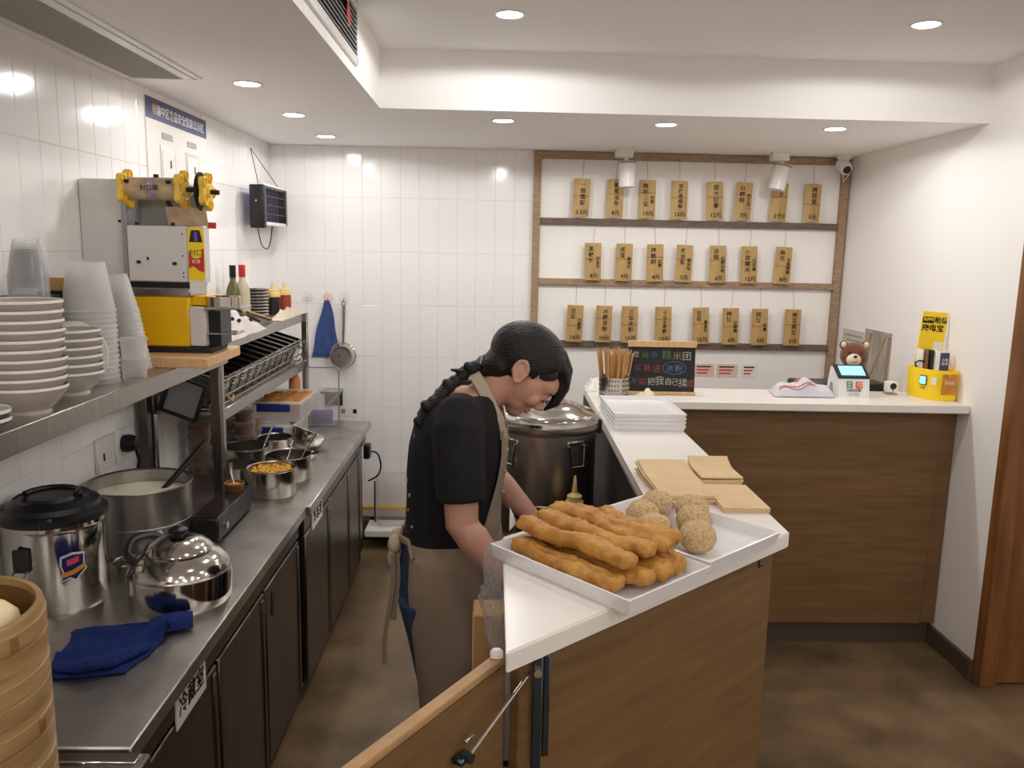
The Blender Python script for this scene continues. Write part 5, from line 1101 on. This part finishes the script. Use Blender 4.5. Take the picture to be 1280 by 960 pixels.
# t-shirt
b = B(); b.loft([ringe(c, YP, z, rx+.008, ry+.008) for z, c, rx, ry in [(.925, -.112, .130, .164)]+TOR[2:8]+[(1.338, -.074, .085, .135), (1.352, -.068, .068, .10)]])
for i, a in enumerate(ARM):
    s, e = a['s'], a['e']; k = .76 if i == 0 else .6
    b.tube([s+Vector((.005, .085 if i == 0 else -.085, .03)), s+Vector((.002, .035 if i == 0 else -.035, .018)), s+Vector((0, .006 if i == 0 else -.006, -.01)), s.lerp(e, .4), s.lerp(e, k)], [.05, .064, .069, .068, .066], 20)
ts = organic('t_shirt', b, m_tee, pr, .006, 9)
for k, (dy, z, w) in enumerate(((-.075, 1.235, .014), (-.09, 1.20, .006), (-.06, 1.11, .005), (-.085, 1.075, .007), (-.075, 1.03, .005), (-.10, .99, .004))): obj('print_dot', B().ell((-.104-.1335*math.sqrt(1-(dy/.168)**2)+(.018 if z > 1.19 else 0), YP+dy, z), (.0035, .006, w), u=8, v=6), [m_greymetal, M('orange_print', (170, 96, 30), .8), m_greymetal][k % 3], ts)
# jeans and shoes
b = B(); b.loft([ringe(-.128, YP, z, rx, ry) for z, rx, ry in ((.96, .112, .14), (.86, .128, .16), (.78, .133, .165), (.72, .118, .155))])
LEG = [(-.08, [(-.16, .79, .095), (-.142, .67, .084), (-.122, .48, .066), (-.125, .30, .06), (-.13, .09, .055)]), (.08, [(-.11, .80, .09), (-.10, .66, .085), (-.08, .46, .062), (-.09, .30, .06), (-.09, .09, .055)])]
for dy, q in LEG: b.tube([pt(x, z, dy) for x, z, r_ in q], [r_ for x, z, r_ in q], 18)
organic('jeans', b, m_jean, pr, .007, 3)
for dy, q in LEG:
    x = q[-1][0]; sh = B(); sh.ell(pt(x+.045, .045, dy), (.125, .045, .042)); sh.bx(x-.07, x+.165, YP+dy-.043, YP+dy+.043, 0.0, .03, .012, 2); sh.ell(pt(x-.005, .075, dy), (.055, .04, .045)); organic('shoe', sh, m_shoe, pr, .006, 2)
# apron: skirt wrapped around the front, bib, straps
def prof(z):  # centre x, radius x, radius y
    T = [(.42, -.105, .100, .175), (.55, -.10, .118, .188), (.70, -.098, .138, .195), (.82, -.10, .15, .195), (.92, -.103, .144, .182), (.97, -.104, .138, .17)]
    for a, c in zip(T, T[1:]):
        if z <= c[0]: k = (z-a[0])/(c[0]-a[0]); return tuple(a[i]+(c[i]-a[i])*k for i in (1, 2, 3))
    return T[-1][1:]
def ap(u, v):
    z = .425+(.965-.425)*v; cx, rx, ry = prof(z); a = (u-.5)*2*math.radians(137)
    f = 1+.012*math.sin(u*31+v*3)*(1-v)+.01*math.sin(u*17-v*7)*(1-v*.6)
    zz = z+(.008*math.sin(u*12) if v < .02 else 0)
    if v > .9: zz += -.02*(1-math.cos(a))*.5
    se = lambda q: math.copysign(abs(q)**.8, q)
    return Vector((cx+rx*f*se(math.cos(a)), YP+ry*f*se(math.sin(a)), zz))
ap_ = obj('apron', B().grid(ap, 60, 30).solid(.003), m_apron, pr)
def bib(u, v):
    z = .95+.31*v; a = (u-.5)*2*(.5+.55*(1-v)**3); T = [q for q in TOR if q[0] <= z][-1]; i = TOR.index(T); N = TOR[min(i+1, len(TOR)-1)]; k = (z-T[0])/max(.001, N[0]-T[0])
    cx, rx, ry = (T[j]+(N[j]-T[j])*k for j in (1, 2, 3))
    return Vector((cx+(rx+.018)*math.cos(a), YP+(ry+.014)*math.sin(a), z))
bb = obj('bib', B().grid(bib, 20, 14).solid(.003), m_apron, ap_)
for k in range(3): obj('bib_button', B().ell((.046-.004*k, YP-.055, 1.20-.06*k), (.005, .006, .006), u=8, v=6), m_greymetal, bb)
for s in (-1, 1):
    pts = [Vector((.034, YP+s*.075, 1.235)), Vector((.022, YP+s*.082, 1.29)), Vector((-.002, YP+s*.072, 1.335)), Vector((-.025, YP+s*.06, 1.378)), Vector((-.045, YP+s*.035, 1.405)), Vector((-.054, YP, 1.412))]
    obj('neck_strap', B().tube(pts, .017, 8, flat=.22) if False else B().grid(lambda u, v, P=pts: (lambda q, k: P[q].lerp(P[q+1], k))(min(4, int(u*5)), u*5-min(4, int(u*5)))+Vector((.028*(v-.5), 0, .014*(v-.5))), 15, 2).solid(.003), m_strap, ap_)
obj('waist_tie', B().tube([ap(.03, .93)+Vector((-.004, 0, 0)), Vector((-.22, YP-.10, .945)), Vector((-.248, YP-.05, .94)), Vector((-.25, YP, .94)), Vector((-.245, YP+.06, .945)), ap(.97, .93)], .012, 8, flat=.5), m_apron, ap_)
obj('tie_bow', B().ell((-.265, YP-.045, .92), (.02, .03, .028)).ell((-.262, YP-.01, .935), (.018, .03, .02)).ell((-.272, YP-.055, .885), (.012, .018, .03)), m_strap, ap_)
obj('tie_tail', B().grid(lambda u, v: Vector((-.268-.022*v+.006*math.sin(v*6)+(u-.5)*.013, YP-.07, .90-.33*v)), 2, 14).solid(.003), m_apron, ap_)
obj('tie_tail', B().grid(lambda u, v: Vector((-.262+.006*math.sin(v*5)+(u-.5)*.018, YP-.06, .90-.2*v)), 2, 10).solid(.003), m_apron, ap_)
